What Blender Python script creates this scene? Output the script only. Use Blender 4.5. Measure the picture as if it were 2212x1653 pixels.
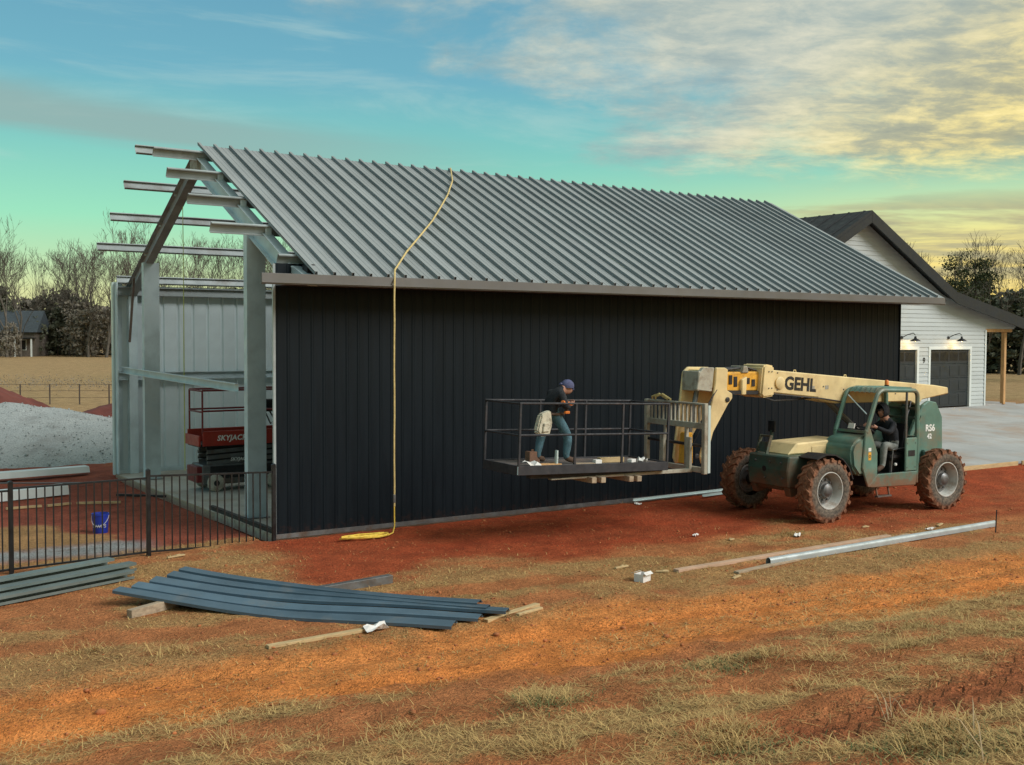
import bpy, bmesh, math, random
import numpy as np
from mathutils import Vector, Matrix, Euler
random.seed(7); rng = np.random.default_rng(7)
for o in list(bpy.data.objects): bpy.data.objects.remove(o)
scene = bpy.context.scene
COL = scene.collection
R = math.radians
V = Vector

# ------------------------------------------------------------------ camera
YAW, PITCH, ROLL = 0.5979, -0.0425, 0.0042
CAM = V((-7.635, -18.743, 3.648))
fw = V((math.sin(YAW)*math.cos(PITCH), math.cos(YAW)*math.cos(PITCH), math.sin(PITCH)))
rt = V((math.cos(YAW), -math.sin(YAW), 0)); up = rt.cross(fw)
r2 = rt*math.cos(ROLL)+up*math.sin(ROLL); u2 = up*math.cos(ROLL)-rt*math.sin(ROLL)
cd = bpy.data.cameras.new('camera'); cam = bpy.data.objects.new('camera', cd); COL.objects.link(cam)
m3 = Matrix((r2, u2, -fw)).transposed()
cam.matrix_world = Matrix.Translation(CAM) @ m3.to_4x4()
cd.sensor_fit = 'HORIZONTAL'; cd.sensor_width = 36; cd.lens = 36*2398/2212
cd.clip_start = 0.1; cd.clip_end = 3000
scene.camera = cam
scene.render.resolution_x, scene.render.resolution_y = 1024, 765

# ------------------------------------------------------------------ exposure, sun, sky
vs = scene.view_settings
vs.view_transform = 'Standard'; vs.look = 'None'; vs.gamma = 1; vs.use_curve_mapping = False
vs.exposure = 1.1
SUN_EL, SUN_AZ = R(37), R(148)          # azimuth measured from +Y towards +X
SKY = 0.505
sd = bpy.data.lights.new('sun', 'SUN'); sun = bpy.data.objects.new('sun', sd); COL.objects.link(sun)
sd.energy = 1.45; sd.angle = R(32); sd.color = (1.0, 0.985, 0.97)
sdir = V((math.sin(SUN_AZ)*math.cos(SUN_EL), math.cos(SUN_AZ)*math.cos(SUN_EL), math.sin(SUN_EL)))
sun.rotation_euler = sdir.to_track_quat('Z', 'Y').to_euler(); sun.location = (0, 0, 60)

world = bpy.data.worlds.new('World'); scene.world = world; world.use_nodes = True
nt = world.node_tree; nt.nodes.clear()
class NG:
    """terse node graph helper"""
    def __init__(s, nt): s.nt = nt
    def n(s, t, **k):
        nd = s.nt.nodes.new(t)
        for a, b in k.items(): setattr(nd, a, b)
        return nd
    def put(s, sock, v):
        if hasattr(v, 'is_linked') or hasattr(v, 'links'): s.nt.links.new(v, sock)
        else:
            if hasattr(sock.default_value, '__len__') and len(sock.default_value) == 4 and len(v) == 3: v = (*v, 1)
            sock.default_value = v
    def m(s, op, a, b=None, c=None, clamp=False):
        nd = s.n('ShaderNodeMath', operation=op, use_clamp=clamp); s.put(nd.inputs[0], a)
        if b is not None: s.put(nd.inputs[1], b)
        if c is not None: s.put(nd.inputs[2], c)
        return nd.outputs[0]
    def ss(s, x, a, b, lo=0.0, hi=1.0):
        nd = s.n('ShaderNodeMapRange', interpolation_type='SMOOTHSTEP'); s.put(nd.inputs[0], x)
        for i, q in enumerate((a, b, lo, hi)): s.put(nd.inputs[1+i], q)
        return nd.outputs[0]
    def mix(s, f, a, b, mode='MIX'):
        nd = s.n('ShaderNodeMix', data_type='RGBA', blend_type=mode); s.put(nd.inputs[0], f); s.put(nd.inputs[6], a); s.put(nd.inputs[7], b)
        return nd.outputs[2]
    def noise(s, vec, scale, detail=4, rough=0.55, dist=0.0, out=0):
        nd = s.n('ShaderNodeTexNoise'); 
        if vec is not None: s.put(nd.inputs['Vector'], vec)
        nd.inputs['Scale'].default_value = scale; nd.inputs['Detail'].default_value = detail
        nd.inputs['Roughness'].default_value = rough; nd.inputs['Distortion'].default_value = dist
        return nd.outputs[out]
    def comb(s, x, y, z):
        nd = s.n('ShaderNodeCombineXYZ'); s.put(nd.inputs[0], x); s.put(nd.inputs[1], y); s.put(nd.inputs[2], z); return nd.outputs[0]
    def ramp(s, x, stops, interp='LINEAR'):
        nd = s.n('ShaderNodeValToRGB'); s.put(nd.inputs[0], x); cr = nd.color_ramp; cr.interpolation = interp
        while len(cr.elements) < len(stops): cr.elements.new(0.5)
        for e, (p, c) in zip(cr.elements, stops): e.position = p; e.color = (*c, 1)
        return nd.outputs[0]
    def mapping(s, vec, scale):
        nd = s.n('ShaderNodeMapping'); s.put(nd.inputs[0], vec); nd.inputs['Scale'].default_value = scale; return nd.outputs[0]

G = NG(nt)
tc = G.n('ShaderNodeTexCoord'); sp = G.n('ShaderNodeSeparateXYZ'); nt.links.new(tc.outputs['Generated'], sp.inputs[0])
dx, dy, dz = sp.outputs
cY, sY = math.cos(YAW), math.sin(YAW)
ez = G.m('MAXIMUM', dz, 0.0)
lat = G.m('SUBTRACT', G.m('MULTIPLY', dx, cY), G.m('MULTIPLY', dy, sY))      # towards the evening side of the sky
fwd = G.m('ADD', G.m('MULTIPLY', dx, sY), G.m('MULTIPLY', dy, cY))
base = G.ramp(ez, [(0, (.72, .66, .30)), (.035, (.70, .74, .36)), (.068, (.45, .74, .44)), (.10, (.30, .75, .50)),
                   (.164, (.19, .56, .52)), (.22, (.145, .42, .53)), (.3, (.12, .34, .48)), (1, (.06, .17, .30))])
sky = G.n('ShaderNodeTexSky', sky_type='NISHITA'); sky.sun_disc = False
sky.sun_elevation = SUN_EL; sky.sun_rotation = SUN_AZ; sky.air_density = 1.2; sky.dust_density = 1.5
nis = G.mix(1.0, sky.outputs[0], (.10, .105, .09), 'MULTIPLY')
c0 = G.mix(0.12, base, nis)
glow = G.m('MULTIPLY', G.ss(lat, -0.05, 0.42), G.ss(ez, .16, .05))
c0 = G.mix(G.m('MULTIPLY', glow, .93), c0, (1.05, .78, .22))
# cloud sheet, projected on a high plane
den = G.m('ADD', ez, 0.16)
pu = G.m('DIVIDE', lat, den); pv = G.m('DIVIDE', fwd, den)
cv = G.comb(pu, G.m('MULTIPLY', pv, 1.0), 0.0)
n1 = G.noise(cv, 1.9, 10, 0.62, 0.15)
n2a = G.noise(G.comb(pu, G.m('MULTIPLY', pv, 1.35), 3.7), 5.0, 10, 0.66, 0.22)
n2b = G.noise(G.comb(G.m('ADD', pu, 4.0), G.m('MULTIPLY', pv, 1.15), 9.7), 2.2, 4, 0.55, 0.2)
n2 = G.m('ADD', G.m('MULTIPLY', n2a, .68), G.m('MULTIPLY', n2b, .34))
n3 = G.noise(G.comb(G.m('MULTIPLY', lat, 1.0), G.m('MULTIPLY', ez, 11.0), 1.3), 3.2, 7, 0.6, 0.3)
n4 = G.noise(G.comb(G.m('ADD', G.m('MULTIPLY', lat, 1.2), G.m('MULTIPLY', ez, 1.5)), G.m('MULTIPLY', ez, 7.0), 8.1), 3.0, 8, 0.62, 0.5)
edge = G.m('ADD', G.m('MULTIPLY', lat, 1.05), G.m('MULTIPLY', G.m('SUBTRACT', ez, .22), 1.7))
cov = G.m('ADD', n1, edge)
cov = G.ss(cov, 0.43, 0.72)
cov = G.m('MULTIPLY', cov, G.ss(G.m('ADD', ez, G.m('MULTIPLY', G.m('SUBTRACT', n2, .5), .05)), .118, .162))
warm = G.ss(G.m('SUBTRACT', lat, G.m('MULTIPLY', G.m('SUBTRACT', ez, .17), 1.5)), 0.10, 0.42)
ccol = G.mix(warm, G.ramp(n2, [(.36, (.27, .36, .38)), (.50, (.42, .48, .44)), (.64, (.66, .65, .52))]),
             G.ramp(n2, [(.36, (.31, .30, .23)), (.48, (.47, .43, .26)), (.58, (.92, .75, .30)), (.70, (1.2, .98, .46))]))
c1 = G.mix(G.m('MULTIPLY', cov, .93), c0, ccol)
# low banks over the evening horizon
band = G.m('MULTIPLY', G.ss(n3, .44, .56), G.m('MULTIPLY', G.ss(lat, .10, .32), G.m('MULTIPLY', G.ss(ez, .13, .10), G.ss(ez, .02, .06))))
c1 = G.mix(G.m('MULTIPLY', band, .85), c1, G.ramp(n2, [(.35, (.30, .31, .24)), (.65, (.52, .46, .25))]))
# thin streaks on the blue side and a dusky bank to the north
ci = G.m('MULTIPLY', G.ss(n4, .50, .72), G.m('MULTIPLY', G.ss(ez, .09, .16), G.ss(lat, .3, .0)))
c1 = G.mix(G.m('MULTIPLY', ci, .34), c1, (.52, .66, .60))
dk = G.m('ADD', G.m('SUBTRACT', ez, .183), G.m('ADD', G.m('MULTIPLY', G.m('ADD', lat, .42), .10), G.m('MULTIPLY', G.m('SUBTRACT', n4, .5), .05)))
dkb = G.m('MULTIPLY', G.m('MULTIPLY', G.ss(dk, -.028, -.006), G.ss(dk, .034, .008)), G.ss(lat, .08, -.30))
c1 = G.mix(G.m('MULTIPLY', dkb, .75), c1, (.29, .40, .38))
bg = G.n('ShaderNodeBackground'); nt.links.new(c1, bg.inputs[0]); bg.inputs[1].default_value = SKY
wo = G.n('ShaderNodeOutputWorld'); nt.links.new(bg.outputs[0], wo.inputs[0])

# ------------------------------------------------------------------ helpers
class MB:
    def __init__(s): s.v = []; s.f = []
    def add(s, vs, fs):
        b = len(s.v); s.v += [tuple(p) for p in vs]; s.f += [tuple(b+i for i in f) for f in fs]; return s
    def box(s, x0, x1, y0, y1, z0, z1):
        return s.add([(x, y, z) for x in (x0, x1) for y in (y0, y1) for z in (z0, z1)],
                     [(0, 1, 3, 2), (4, 6, 7, 5), (0, 4, 5, 1), (2, 3, 7, 6), (0, 2, 6, 4), (1, 5, 7, 3)])
    def obox(s, c, size, rot=(0, 0, 0)):
        M = Matrix.Translation(V(c)) @ Euler(rot).to_matrix().to_4x4(); a, b, d = (q/2 for q in size)
        return s.add([M @ V((x, y, z)) for x in (-a, a) for y in (-b, b) for z in (-d, d)],
                     [(0, 1, 3, 2), (4, 6, 7, 5), (0, 4, 5, 1), (2, 3, 7, 6), (0, 2, 6, 4), (1, 5, 7, 3)])
    def frame(s, p, q, upv):
        d = (V(q)-V(p)).normalized(); side = d.cross(V(upv))
        if side.length < 1e-4: side = d.cross(V((1, 0, 0)))
        side.normalize(); u = side.cross(d); return side, u
    def ext(s, prof, p, q, upv=(0, 0, 1)):
        a, u = s.frame(p, q, upv); n = len(prof); p = V(p); q = V(q)
        vs = [p+a*x+u*y for x, y in prof]+[q+a*x+u*y for x, y in prof]
        fs = [(i, (i+1) % n, n+(i+1) % n, n+i) for i in range(n)]+[tuple(range(n))[::-1], tuple(range(n, 2*n))]
        return s.add(vs, fs)
    def beam(s, p, q, w, h, upv=(0, 0, 1)):
        return s.ext([(-w/2, -h/2), (w/2, -h/2), (w/2, h/2), (-w/2, h/2)], p, q, upv)
    def prism(s, poly, axis, lo, hi):
        mk = {'x': lambda a, b, t: (t, a, b), 'y': lambda a, b, t: (a, t, b), 'z': lambda a, b, t: (a, b, t)}[axis]
        n = len(poly); vs = [mk(a, b, lo) for a, b in poly]+[mk(a, b, hi) for a, b in poly]
        return s.add(vs, [(i, (i+1) % n, n+(i+1) % n, n+i) for i in range(n)]+[tuple(range(n))[::-1], tuple(range(n, 2*n))])
    def tube(s, pts, r, n=8):
        pts = [V(p) for p in pts]; k = len(pts); rs = r if hasattr(r, '__len__') else [r]*k
        vs = []; a = None
        for i, p in enumerate(pts):
            d = (pts[min(i+1, k-1)]-pts[max(i-1, 0)]).normalized()
            if a is None:
                a = d.orthogonal().normalized()
            else:
                a = (a-d*a.dot(d)); a = a.normalized() if a.length > 1e-5 else d.orthogonal().normalized()
            b = d.cross(a)
            vs += [p+(a*math.cos(2*math.pi*j/n)+b*math.sin(2*math.pi*j/n))*rs[i] for j in range(n)]
        fs = [(i*n+j, i*n+(j+1) % n, (i+1)*n+(j+1) % n, (i+1)*n+j) for i in range(k-1) for j in range(n)]
        return s.add(vs, fs+[tuple(range(n))[::-1], tuple((k-1)*n+j for j in range(n))])
    def lathe(s, prof, c, axis='z', n=24, cap=True):
        vs = []; c = V(c)
        for r, t in prof:
            for j in range(n):
                a, b = r*math.cos(2*math.pi*j/n), r*math.sin(2*math.pi*j/n)
                vs.append(c+V({'z': (a, b, t), 'y': (a, t, b), 'x': (t, a, b)}[axis]))
        k = len(prof)
        fs = [(i*n+j, i*n+(j+1) % n, (i+1)*n+(j+1) % n, (i+1)*n+j) for i in range(k-1) for j in range(n)]
        return s.add(vs, fs+([tuple(range(n))[::-1], tuple((k-1)*n+j for j in range(n))] if cap else []))
    def xf(s, M):
        s.v = [tuple(M @ V(p)) for p in s.v]; return s
    def mesh(s, name, mats, smooth=False, bevel=0, seg=1):
        me = bpy.data.meshes.new(name); me.from_pydata(s.v, [], s.f)
        bm = bmesh.new(); bm.from_mesh(me)
        bmesh.ops.recalc_face_normals(bm, faces=bm.faces)
        if bevel:
            es = [e for e in bm.edges if len(e.link_faces) == 2 and e.calc_face_angle(0) > R(25)]
            bmesh.ops.bevel(bm, geom=es, offset=bevel, segments=seg, affect='EDGES', clamp_overlap=True)
        bm.to_mesh(me); bm.free()
        for m in (mats if isinstance(mats, (list, tuple)) else [mats]): me.materials.append(m)
        if smooth: 
            me.polygons.foreach_set('use_smooth', [True]*len(me.polygons))
            try: me.set_sharp_from_angle(angle=R(40))
            except Exception: pass
        return me
    def build(s, name, mat, parent=None, smooth=False, bevel=0, seg=1):
        return link(name, s.mesh(name, mat, smooth, bevel, seg), parent)
def link(name, data, parent=None, loc=None, rot=None):
    o = bpy.data.objects.new(name, data); COL.objects.link(o)
    if parent: o.parent = parent
    if loc is not None: o.location = loc
    if rot is not None: o.rotation_euler = rot
    return o
def tag(o, label=None, cat=None, group=None, kind=None):
    for k, v in (('label', label), ('category', cat), ('group', group), ('kind', kind)):
        if v: o[k] = v
    return o
def thing(name, label, cat, loc=(0, 0, 0), rz=0, group=None, rot=None):
    return tag(link(name, None, None, loc, rot or (0, 0, rz)), label, cat, group)
def part(name, parent): return link(name, None, parent)          # a part that only holds sub-parts
def cprof(h, w, lip=0.02, t=0.006):
    """C channel: web on the left, flanges pointing right"""
    a, b = h/2, lip
    return [(0, -a), (w, -a), (w, -a+b), (w-t, -a+b), (w-t, -a+t), (t, -a+t), (t, a-t), (w-t, a-t), (w-t, a-b), (w, a-b), (w, a), (0, a)]
def thick(line, t):
    return line+[(x, y-t) for x, y in line[::-1]]
def text_mesh(txt, size, mat, bold=0.0, depth=0.002, shear=0.0, spacing=1.0):
    cu = bpy.data.curves.new('lettering', 'FONT'); cu.body = txt; cu.size = size; cu.extrude = depth; cu.offset = bold
    cu.shear = shear; cu.space_character = spacing; cu.align_x = 'CENTER'; cu.align_y = 'CENTER'; cu.resolution_u = 3
    ob = bpy.data.objects.new('lettering_source', cu); COL.objects.link(ob); bpy.context.view_layer.update()
    me = bpy.data.meshes.new_from_object(ob.evaluated_get(bpy.context.evaluated_depsgraph_get()))
    bpy.data.objects.remove(ob); me.materials.clear(); me.materials.append(mat); return me

def mat(name, col, rough=0.6, metal=0.0, var=0.25, scale=3.0, dirt=None, dirt_amt=0.0, dirt_scale=1.2, bump=0.0, bscale=40, spec=0.5, stretch=None, coat=0, mud=None, tone=.05):
    m = bpy.data.materials.new(name); m.use_nodes = True; t = m.node_tree; g = NG(t)
    bs = t.nodes['Principled BSDF']; tcn = g.n('ShaderNodeTexCoord'); vec = tcn.outputs['Object']
    if stretch: vec = g.mapping(vec, stretch)
    n = g.noise(vec, scale, 6, 0.6)
    f = g.ss(n, .25, .75, 1-var, 1+var)
    c = g.mix(1.0, col, g.comb(f, f, f), 'MULTIPLY')
    oi = g.n('ShaderNodeObjectInfo'); rv = g.ss(oi.outputs['Random'], 0.0, 1.0, 1-tone, 1+tone); c = g.mix(1.0, c, g.comb(rv, rv, rv), 'MULTIPLY')
    if dirt:
        d = g.ss(g.noise(vec, dirt_scale, 8, 0.68), .62-dirt_amt*.5, .80-dirt_amt*.4)
        c = g.mix(g.m('MULTIPLY', d, min(1, .35+dirt_amt)), c, dirt)
    if mud:
        sz = g.n('ShaderNodeSeparateXYZ'); t.links.new(tcn.outputs['Object'], sz.inputs[0])
        mm = g.ss(g.m('ADD', sz.outputs[2], g.m('MULTIPLY', g.m('SUBTRACT', g.noise(tcn.outputs['Object'], 6, 8, .7), .5), 1.1)), mud[1], mud[0])
        c = g.mix(g.m('MULTIPLY', mm, .75), c, (.22, .085, .042))
    t.links.new(c, bs.inputs['Base Color'])
    rr = g.ss(g.noise(vec, scale*2.3, 5), .2, .8, max(.03, rough-.14), min(1, rough+.14)); t.links.new(rr, bs.inputs['Roughness'])
    bs.inputs['Metallic'].default_value = metal; bs.inputs['Specular IOR Level'].default_value = spec
    bs.inputs['Coat Weight'].default_value = coat
    if bump:
        b = g.n('ShaderNodeBump'); b.inputs['Strength'].default_value = bump; b.inputs['Distance'].default_value = 0.02
        t.links.new(g.noise(vec, bscale, 5, .6), b.inputs['Height']); t.links.new(b.outputs[0], bs.inputs['Normal'])
    return m
CLAY = (.24, .085, .035)
def wallmat():
    m = bpy.data.materials.new('black_panel'); m.use_nodes = True; t = m.node_tree; g = NG(t); bs = t.nodes['Principled BSDF']
    tcn = g.n('ShaderNodeNewGeometry'); P_ = tcn.outputs['Position']; sx = g.n('ShaderNodeSeparateXYZ'); t.links.new(P_, sx.inputs[0])
    n = g.noise(P_, 1.3, 7, .65); n2 = g.noise(g.mapping(P_, (9, 9, .5)), 1.0, 6, .65); n3 = g.noise(P_, 9, 7, .7)
    c = g.mix(g.ss(n2, .35, .75), (.0008, .0048, .0084), (.0016, .0064, .0104))
    c = g.mix(g.m('MULTIPLY', g.ss(n, .55, .8), .30), c, (.008, .0105, .013))
    sp = g.m('MULTIPLY', g.ss(g.m('ADD', sx.outputs[2], g.m('MULTIPLY', g.m('SUBTRACT', n3, .5), 1.3)), .20, -.08), .15)      # clay splashed up from the ground
    c = g.mix(sp, c, (.11, .042, .022)); t.links.new(c, bs.inputs['Base Color'])
    t.links.new(g.ss(n2, .2, .8, .42, .62), bs.inputs['Roughness']); bs.inputs['Specular IOR Level'].default_value = .20
    b = g.n('ShaderNodeBump'); b.inputs['Strength'].default_value = .12; b.inputs['Distance'].default_value = .02; t.links.new(n, b.inputs['Height']); t.links.new(b.outputs[0], bs.inputs['Normal'])
    return m
M = dict(
    black=wallmat(),
    roof=mat('galvalume_roof', (.27, .295, .295), .58, .1, .10, .6, (.24, .25, .245), .22, .5, .03, 8, tone=.09),
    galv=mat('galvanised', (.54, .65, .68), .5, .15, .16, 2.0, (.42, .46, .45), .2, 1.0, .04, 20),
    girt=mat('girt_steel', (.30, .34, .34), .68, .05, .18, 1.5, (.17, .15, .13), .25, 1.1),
    liner=mat('liner_panel', (.66, .76, .78), .5, .2, .1, .8, (.56, .62, .61), .15, .5),
    trim=mat('taupe_trim', (.135, .13, .125), .45, .1, .1, 1.0),
    palebluetrim=mat('pale_trim', (.55, .66, .65), .4, .2, .1, 1.0),
    concrete=mat('concrete', (.38, .385, .375), .85, 0, .14, .7, (.34, .24, .17), .32, .45, .15, 30),
    slab=mat('slab_concrete', (.40, .38, .33), .85, 0, .16, 1.0, (.28, .2, .12), .35, .6, .15, 30),
    fence=mat('black_fence', (.006, .007, .008), .4, .0, .15, 3),
    green=mat('green_paint', (.105, .205, .162), .45, .05, .22, 2.2, (.22, .16, .10), .34, 1.6, .03, 15, mud=(.55, .95)),
    dkgreen=mat('dark_green_paint', (.045, .10, .078), .5, .1, .25, 2.5, (.12, .07, .04), .4, 1.6, .03, 15, mud=(.45, 1.0)),
    cream=mat('cream_paint', (.73, .565, .285), .5, 0, .14, 2.4, (.46, .32, .16), .30, 1.6, .02, 12),
    cream2=mat('worn_white_steel', (.42, .40, .32), .6, .1, .22, 4, (.17, .12, .08), .4, 4, .05, 30),
    yellow=mat('yellow_paint', (.72, .36, .04), .45, 0, .18, 4, (.12, .07, .03), .25, 6),
    dark=mat('dark_steel', (.025, .025, .027), .5, .3, .3, 5, (.09, .05, .03), .2, 3),
    grey=mat('grey_steel', (.16, .165, .165), .45, .5, .25, 4, (.16, .10, .06), .3, 3),
    steelbar=mat('basket_steel', (.030, .030, .034), .7, .1, .3, 5, (.09, .06, .05), .2, 3),
    red=mat('red_paint', (.34, .035, .022), .42, 0, .15, 3, (.18, .07, .04), .15, 2),
    darkred=mat('dark_red_paint', (.16, .014, .016), .45, 0, .15, 3),
    tan=mat('lumber', (.50, .36, .18), .75, 0, .2, 5, (.36, .24, .12), .2, 3, .1, 60, stretch=(1, 6, 6)),
    oldwood=mat('weathered_lumber', (.36, .28, .19), .8, 0, .25, 5, (.22, .15, .1), .3, 3, .1, 60, stretch=(1, 6, 6)),
    pine=mat('pine_timber', (.55, .31, .13), .75, 0, .22, 3, (.40, .22, .09), .25, 2, .1, 50, stretch=(5, 5, 1)),
    blue=mat('bluegrey_trim', (.082, .135, .178), .42, .15, .14, 1.8, (.20, .19, .17), .16, 1.6, .03, 20, tone=.14),
    bucket=mat('blue_plastic', (.012, .035, .30), .4, 0, .12, 4, (.10, .05, .05), .1, 5),
    white=mat('white_paint', (.62, .66, .64), .5, 0, .06, 1.5, (.6, .58, .52), .1, .8),
    siding=mat('white_siding', (.44, .475, .47), .6, 0, .05, .8, (.6, .58, .52), .1, .5),
    shingle=mat('dark_roof', (.0065, .0095, .0115), .6, .1, .25, 2, bump=.15, bscale=20),
    door=mat('dark_door', (.012, .018, .022), .5, 0, .12, 2),
    glass=mat('dark_glass', (.012, .014, .016), .08, 0, .1, 2),
    rope=mat('rope', (.58, .44, .18), .8, 0, .2, 14),
    ropeold=mat('rope_yellow', (.72, .50, .07), .7, 0, .2, 14),
    cord=mat('lime_cord', (.55, .62, .18), .7, 0, .1, 8),
    rubber=mat('rubber', (.022, .021, .02), .85, 0, .25, 6, (.17, .09, .05), .3, 3, .1, 40),
    whiterub=mat('pale_rubber', (.45, .42, .35), .8, 0, .2, 6, (.25, .16, .1), .3, 4),
    denim=mat('denim', (.06, .135, .17), .85, 0, .3, 9, (.12, .15, .16), .25, 7, .6, 18),
    jacket=mat('dark_jacket', (.010, .012, .016), .85, 0, .4, 9, (.035, .036, .038), .2, 7, .7, 16),
    hat=mat('slate_hat', (.065, .072, .15), .8, 0, .25, 20, (.16, .18, .28), .2, 14, .2, 80),
    skin=mat('skin', (.36, .18, .12), .6, 0, .12, 12),
    greypant=mat('grey_trousers', (.20, .21, .19), .85, 0, .25, 9, (.3, .3, .27), .2, 7, .2, 60),
    boot=mat('boots', (.09, .05, .03), .8, 0, .3, 9),
    canvas=mat('canvas_pouch', (.62, .57, .44), .85, 0, .2, 14, (.16, .13, .09), .35, 16, .2, 60),
    orange=mat('orange_plastic', (.75, .20, .03), .45, 0, .12, 9),
    paper=mat('scrap_white', (.72, .70, .66), .7, 0, .12, 9, (.4, .3, .22), .25, 9),
    bark=mat('grey_bark', (.095, .082, .066), .9, 0, .3, 1.0),
    bark2=mat('brown_bark', (.060, .045, .036), .9, 0, .3, 1.0),
    letter=mat('black_letter', (.012, .012, .012), .5, 0, .1, 5),
    wletter=mat('white_letter', (.75, .76, .72), .5, 0, .1, 9),
)
def emis(name, col, s):
    m = bpy.data.materials.new(name); m.use_nodes = True; b = m.node_tree.nodes['Principled BSDF']
    b.inputs['Base Color'].default_value = (*col, 1); b.inputs['Emission Color'].default_value = (*col, 1); b.inputs['Emission Strength'].default_value = s; return m
M['bulb'] = emis('lamp_bulb', (1, .72, .38), 5)
M['hose'] = M['dark']
def leafmat(name, a, b):
    m = bpy.data.materials.new(name); m.use_nodes = True; t = m.node_tree; g = NG(t); bs = t.nodes['Principled BSDF']
    tcn = g.n('ShaderNodeTexCoord'); oi = g.n('ShaderNodeObjectInfo')
    n = g.noise(tcn.outputs['Object'], .9, 4, .6)
    f = g.m('ADD', g.ss(n, .3, .7, 0, .75), g.m('MULTIPLY', oi.outputs['Random'], .25))
    t.links.new(g.mix(f, a, b), bs.inputs['Base Color']); bs.inputs['Roughness'].default_value = .8; bs.inputs['Specular IOR Level'].default_value = .2
    return m
M['evergreen'] = leafmat('evergreen_leaves', (.085, .095, .066), (.17, .175, .12))
M['brownleaf'] = leafmat('brown_brush', (.16, .14, .112), (.27, .24, .19))
M['pineleaf'] = leafmat('pine_needles', (.022, .032, .012), (.065, .075, .03))

# ------------------------------------------------------------------ noise in numpy
def vnoise(x, y, seed=0):
    xi, yi = np.floor(x).astype(np.int64), np.floor(y).astype(np.int64); xf, yf = x-xi, y-yi
    u, v = xf*xf*(3-2*xf), yf*yf*(3-2*yf)
    def h(a, b):
        n = (a*374761393+b*668265263+seed*1442695041) & 0xffffffff
        n = ((n ^ (n >> 13))*1274126177) & 0xffffffff
        return ((n ^ (n >> 16)) & 0xffff)/65535.0
    return (h(xi, yi)*(1-u)+h(xi+1, yi)*u)*(1-v)+(h(xi, yi+1)*(1-u)+h(xi+1, yi+1)*u)*v
def fbm(x, y, sc, oct=4, seed=0):
    s = 0; a = .5; t = 0
    for i in range(oct): s = s+a*vnoise(x*sc+i*17.3, y*sc-i*9.1, seed+i); t += a; a *= .5; sc *= 2.03
    return s/t
def sst(x, a, b): t = np.clip((x-a)/(b-a), 0, 1); return t*t*(3-2*t)

# ------------------------------------------------------------------ terrain
def zbase(x, y):
    x = np.asarray(x, float); y = np.asarray(y, float)
    z = 2.0*np.clip((-8-y)/10.7, 0, 1.25)**1.5
    d = np.clip(.16+.066*(y+1.3), 0, .80)
    z = z+sst(x, 13.8, 18.6)*d*sst(y, -7, -1.5)*(1-sst(y, 30, 60)*.8)
    z = z-.05*sst(-x, .2, 1.0)*sst(y, .8, 2.0)*sst(y, 30, 16)
    return z
def rut(x, y):
    c = -8.2-.125*x
    return c
def masks(x, y):
    n = fbm(x, y, .55, 4, 3)-.5; nf = fbm(x, y, 2.3, 4, 9)-.5; nl = fbm(x*.35, y*1.3, 1.1, 4, 21)-.5
    c = -8.25-.125*x; hw = 1.15+.035*np.clip(x, -6, 8)
    track = sst(hw-np.abs(y-c)+n*1.1+nf*.8, -.35, .35)
    t2 = sst(.50-np.abs(y+13.25+.10*np.sin(x*1.3)+(x-1)*.03)+n*.9+nf*.5, -.25, .25)*sst(x, -4, -1.0)
    red = sst(y+4.1+n*2.6+nf*1.2, -.6, .8)*sst(x+1.0+n*1.5, -.5, .6)*sst(-y, -.5, .2)
    red = np.maximum(red, sst(x, 8, 10)*sst(y+6.0+n*1.6, -.6, .6)*.85)
    yard = sst(-x+1.2, 0, 1.2)*sst(y+.2+n*.5, .0, .8)
    ygr = yard*sst(-x-2.35-.25*(y-1.0)+n*1.4+nf*.6, -.2, .3)*sst(-y+3.8+n*1.2, -.4, .4)
    ygv = yard*sst(-x-2.0+n*1.0, -.3, .3)*sst(-y+1.15+nf*.6+n*.6, -.25, .3)
    left = sst(-x-1.0+n*2, -.5, .8)*sst(-y-.3, 0, .6)
    dist = np.hypot(x+7.6, y+18.7)
    field = sst(dist, 46, 56)
    patch = fbm(x*.42+y*.06, y*1.7+x*.21, .9, 5, 33)
    g_near = sst(patch+nf*.55, .38, .56)                       # foreground matted grass
    grass = np.where(y < c, g_near*.95+.10, sst(patch+nf*.45, .40, .60)*.8+.12)
    grass = grass*(1-track*.74)*(1-red*.92)*(1-t2*.9)
    grass = np.where(yard > .5, np.maximum(ygr, .05), grass)*(1-ygv)
    return dict(track=track, t2=t2, red=red, yard=yard, ygr=ygr, ygv=ygv, field=field, grass=np.clip(grass, 0, 1), left=left, n=n, nf=nf, nl=nl, patch=patch)
def zmicro(x, y, mk=None):
    n = (fbm(x, y, 1.6, 4, 50)-.5)*.08+(fbm(x, y, 6.5, 3, 60)-.5)*.05
    fore = sst(-y, 6.0, 10)
    n = n*(.55+.9*fore)
    mk = mk or masks(x, y)
    n = n-mk['track']*.03-mk['t2']*(.07+.025*np.sin(x*16+np.abs(y+13.25)*14))+mk['grass']*.015
    c = -8.25-.125*x
    for off in (-.55, .5): n = n-.05*np.exp(-((y-c-off)/.16)**2)*mk['track']
    dr = sst(x, 17.4, 18.0)*sst(y, -2.2, -1.6)*sst(40-x, 0, 1)*sst(14-y, 0, 1)
    n = n*(1-dr)
    inb = sst(x, -.35, -.05)*sst(17.9-x, 0, .2)*sst(y, -.25, -.02)*sst(11.0-y, 0, .2)
    return n*(1-inb)-.14*inb
def ground(x, y): return float(zbase(x, y)+zmicro(np.array([float(x)]), np.array([float(y)]))[0])

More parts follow.
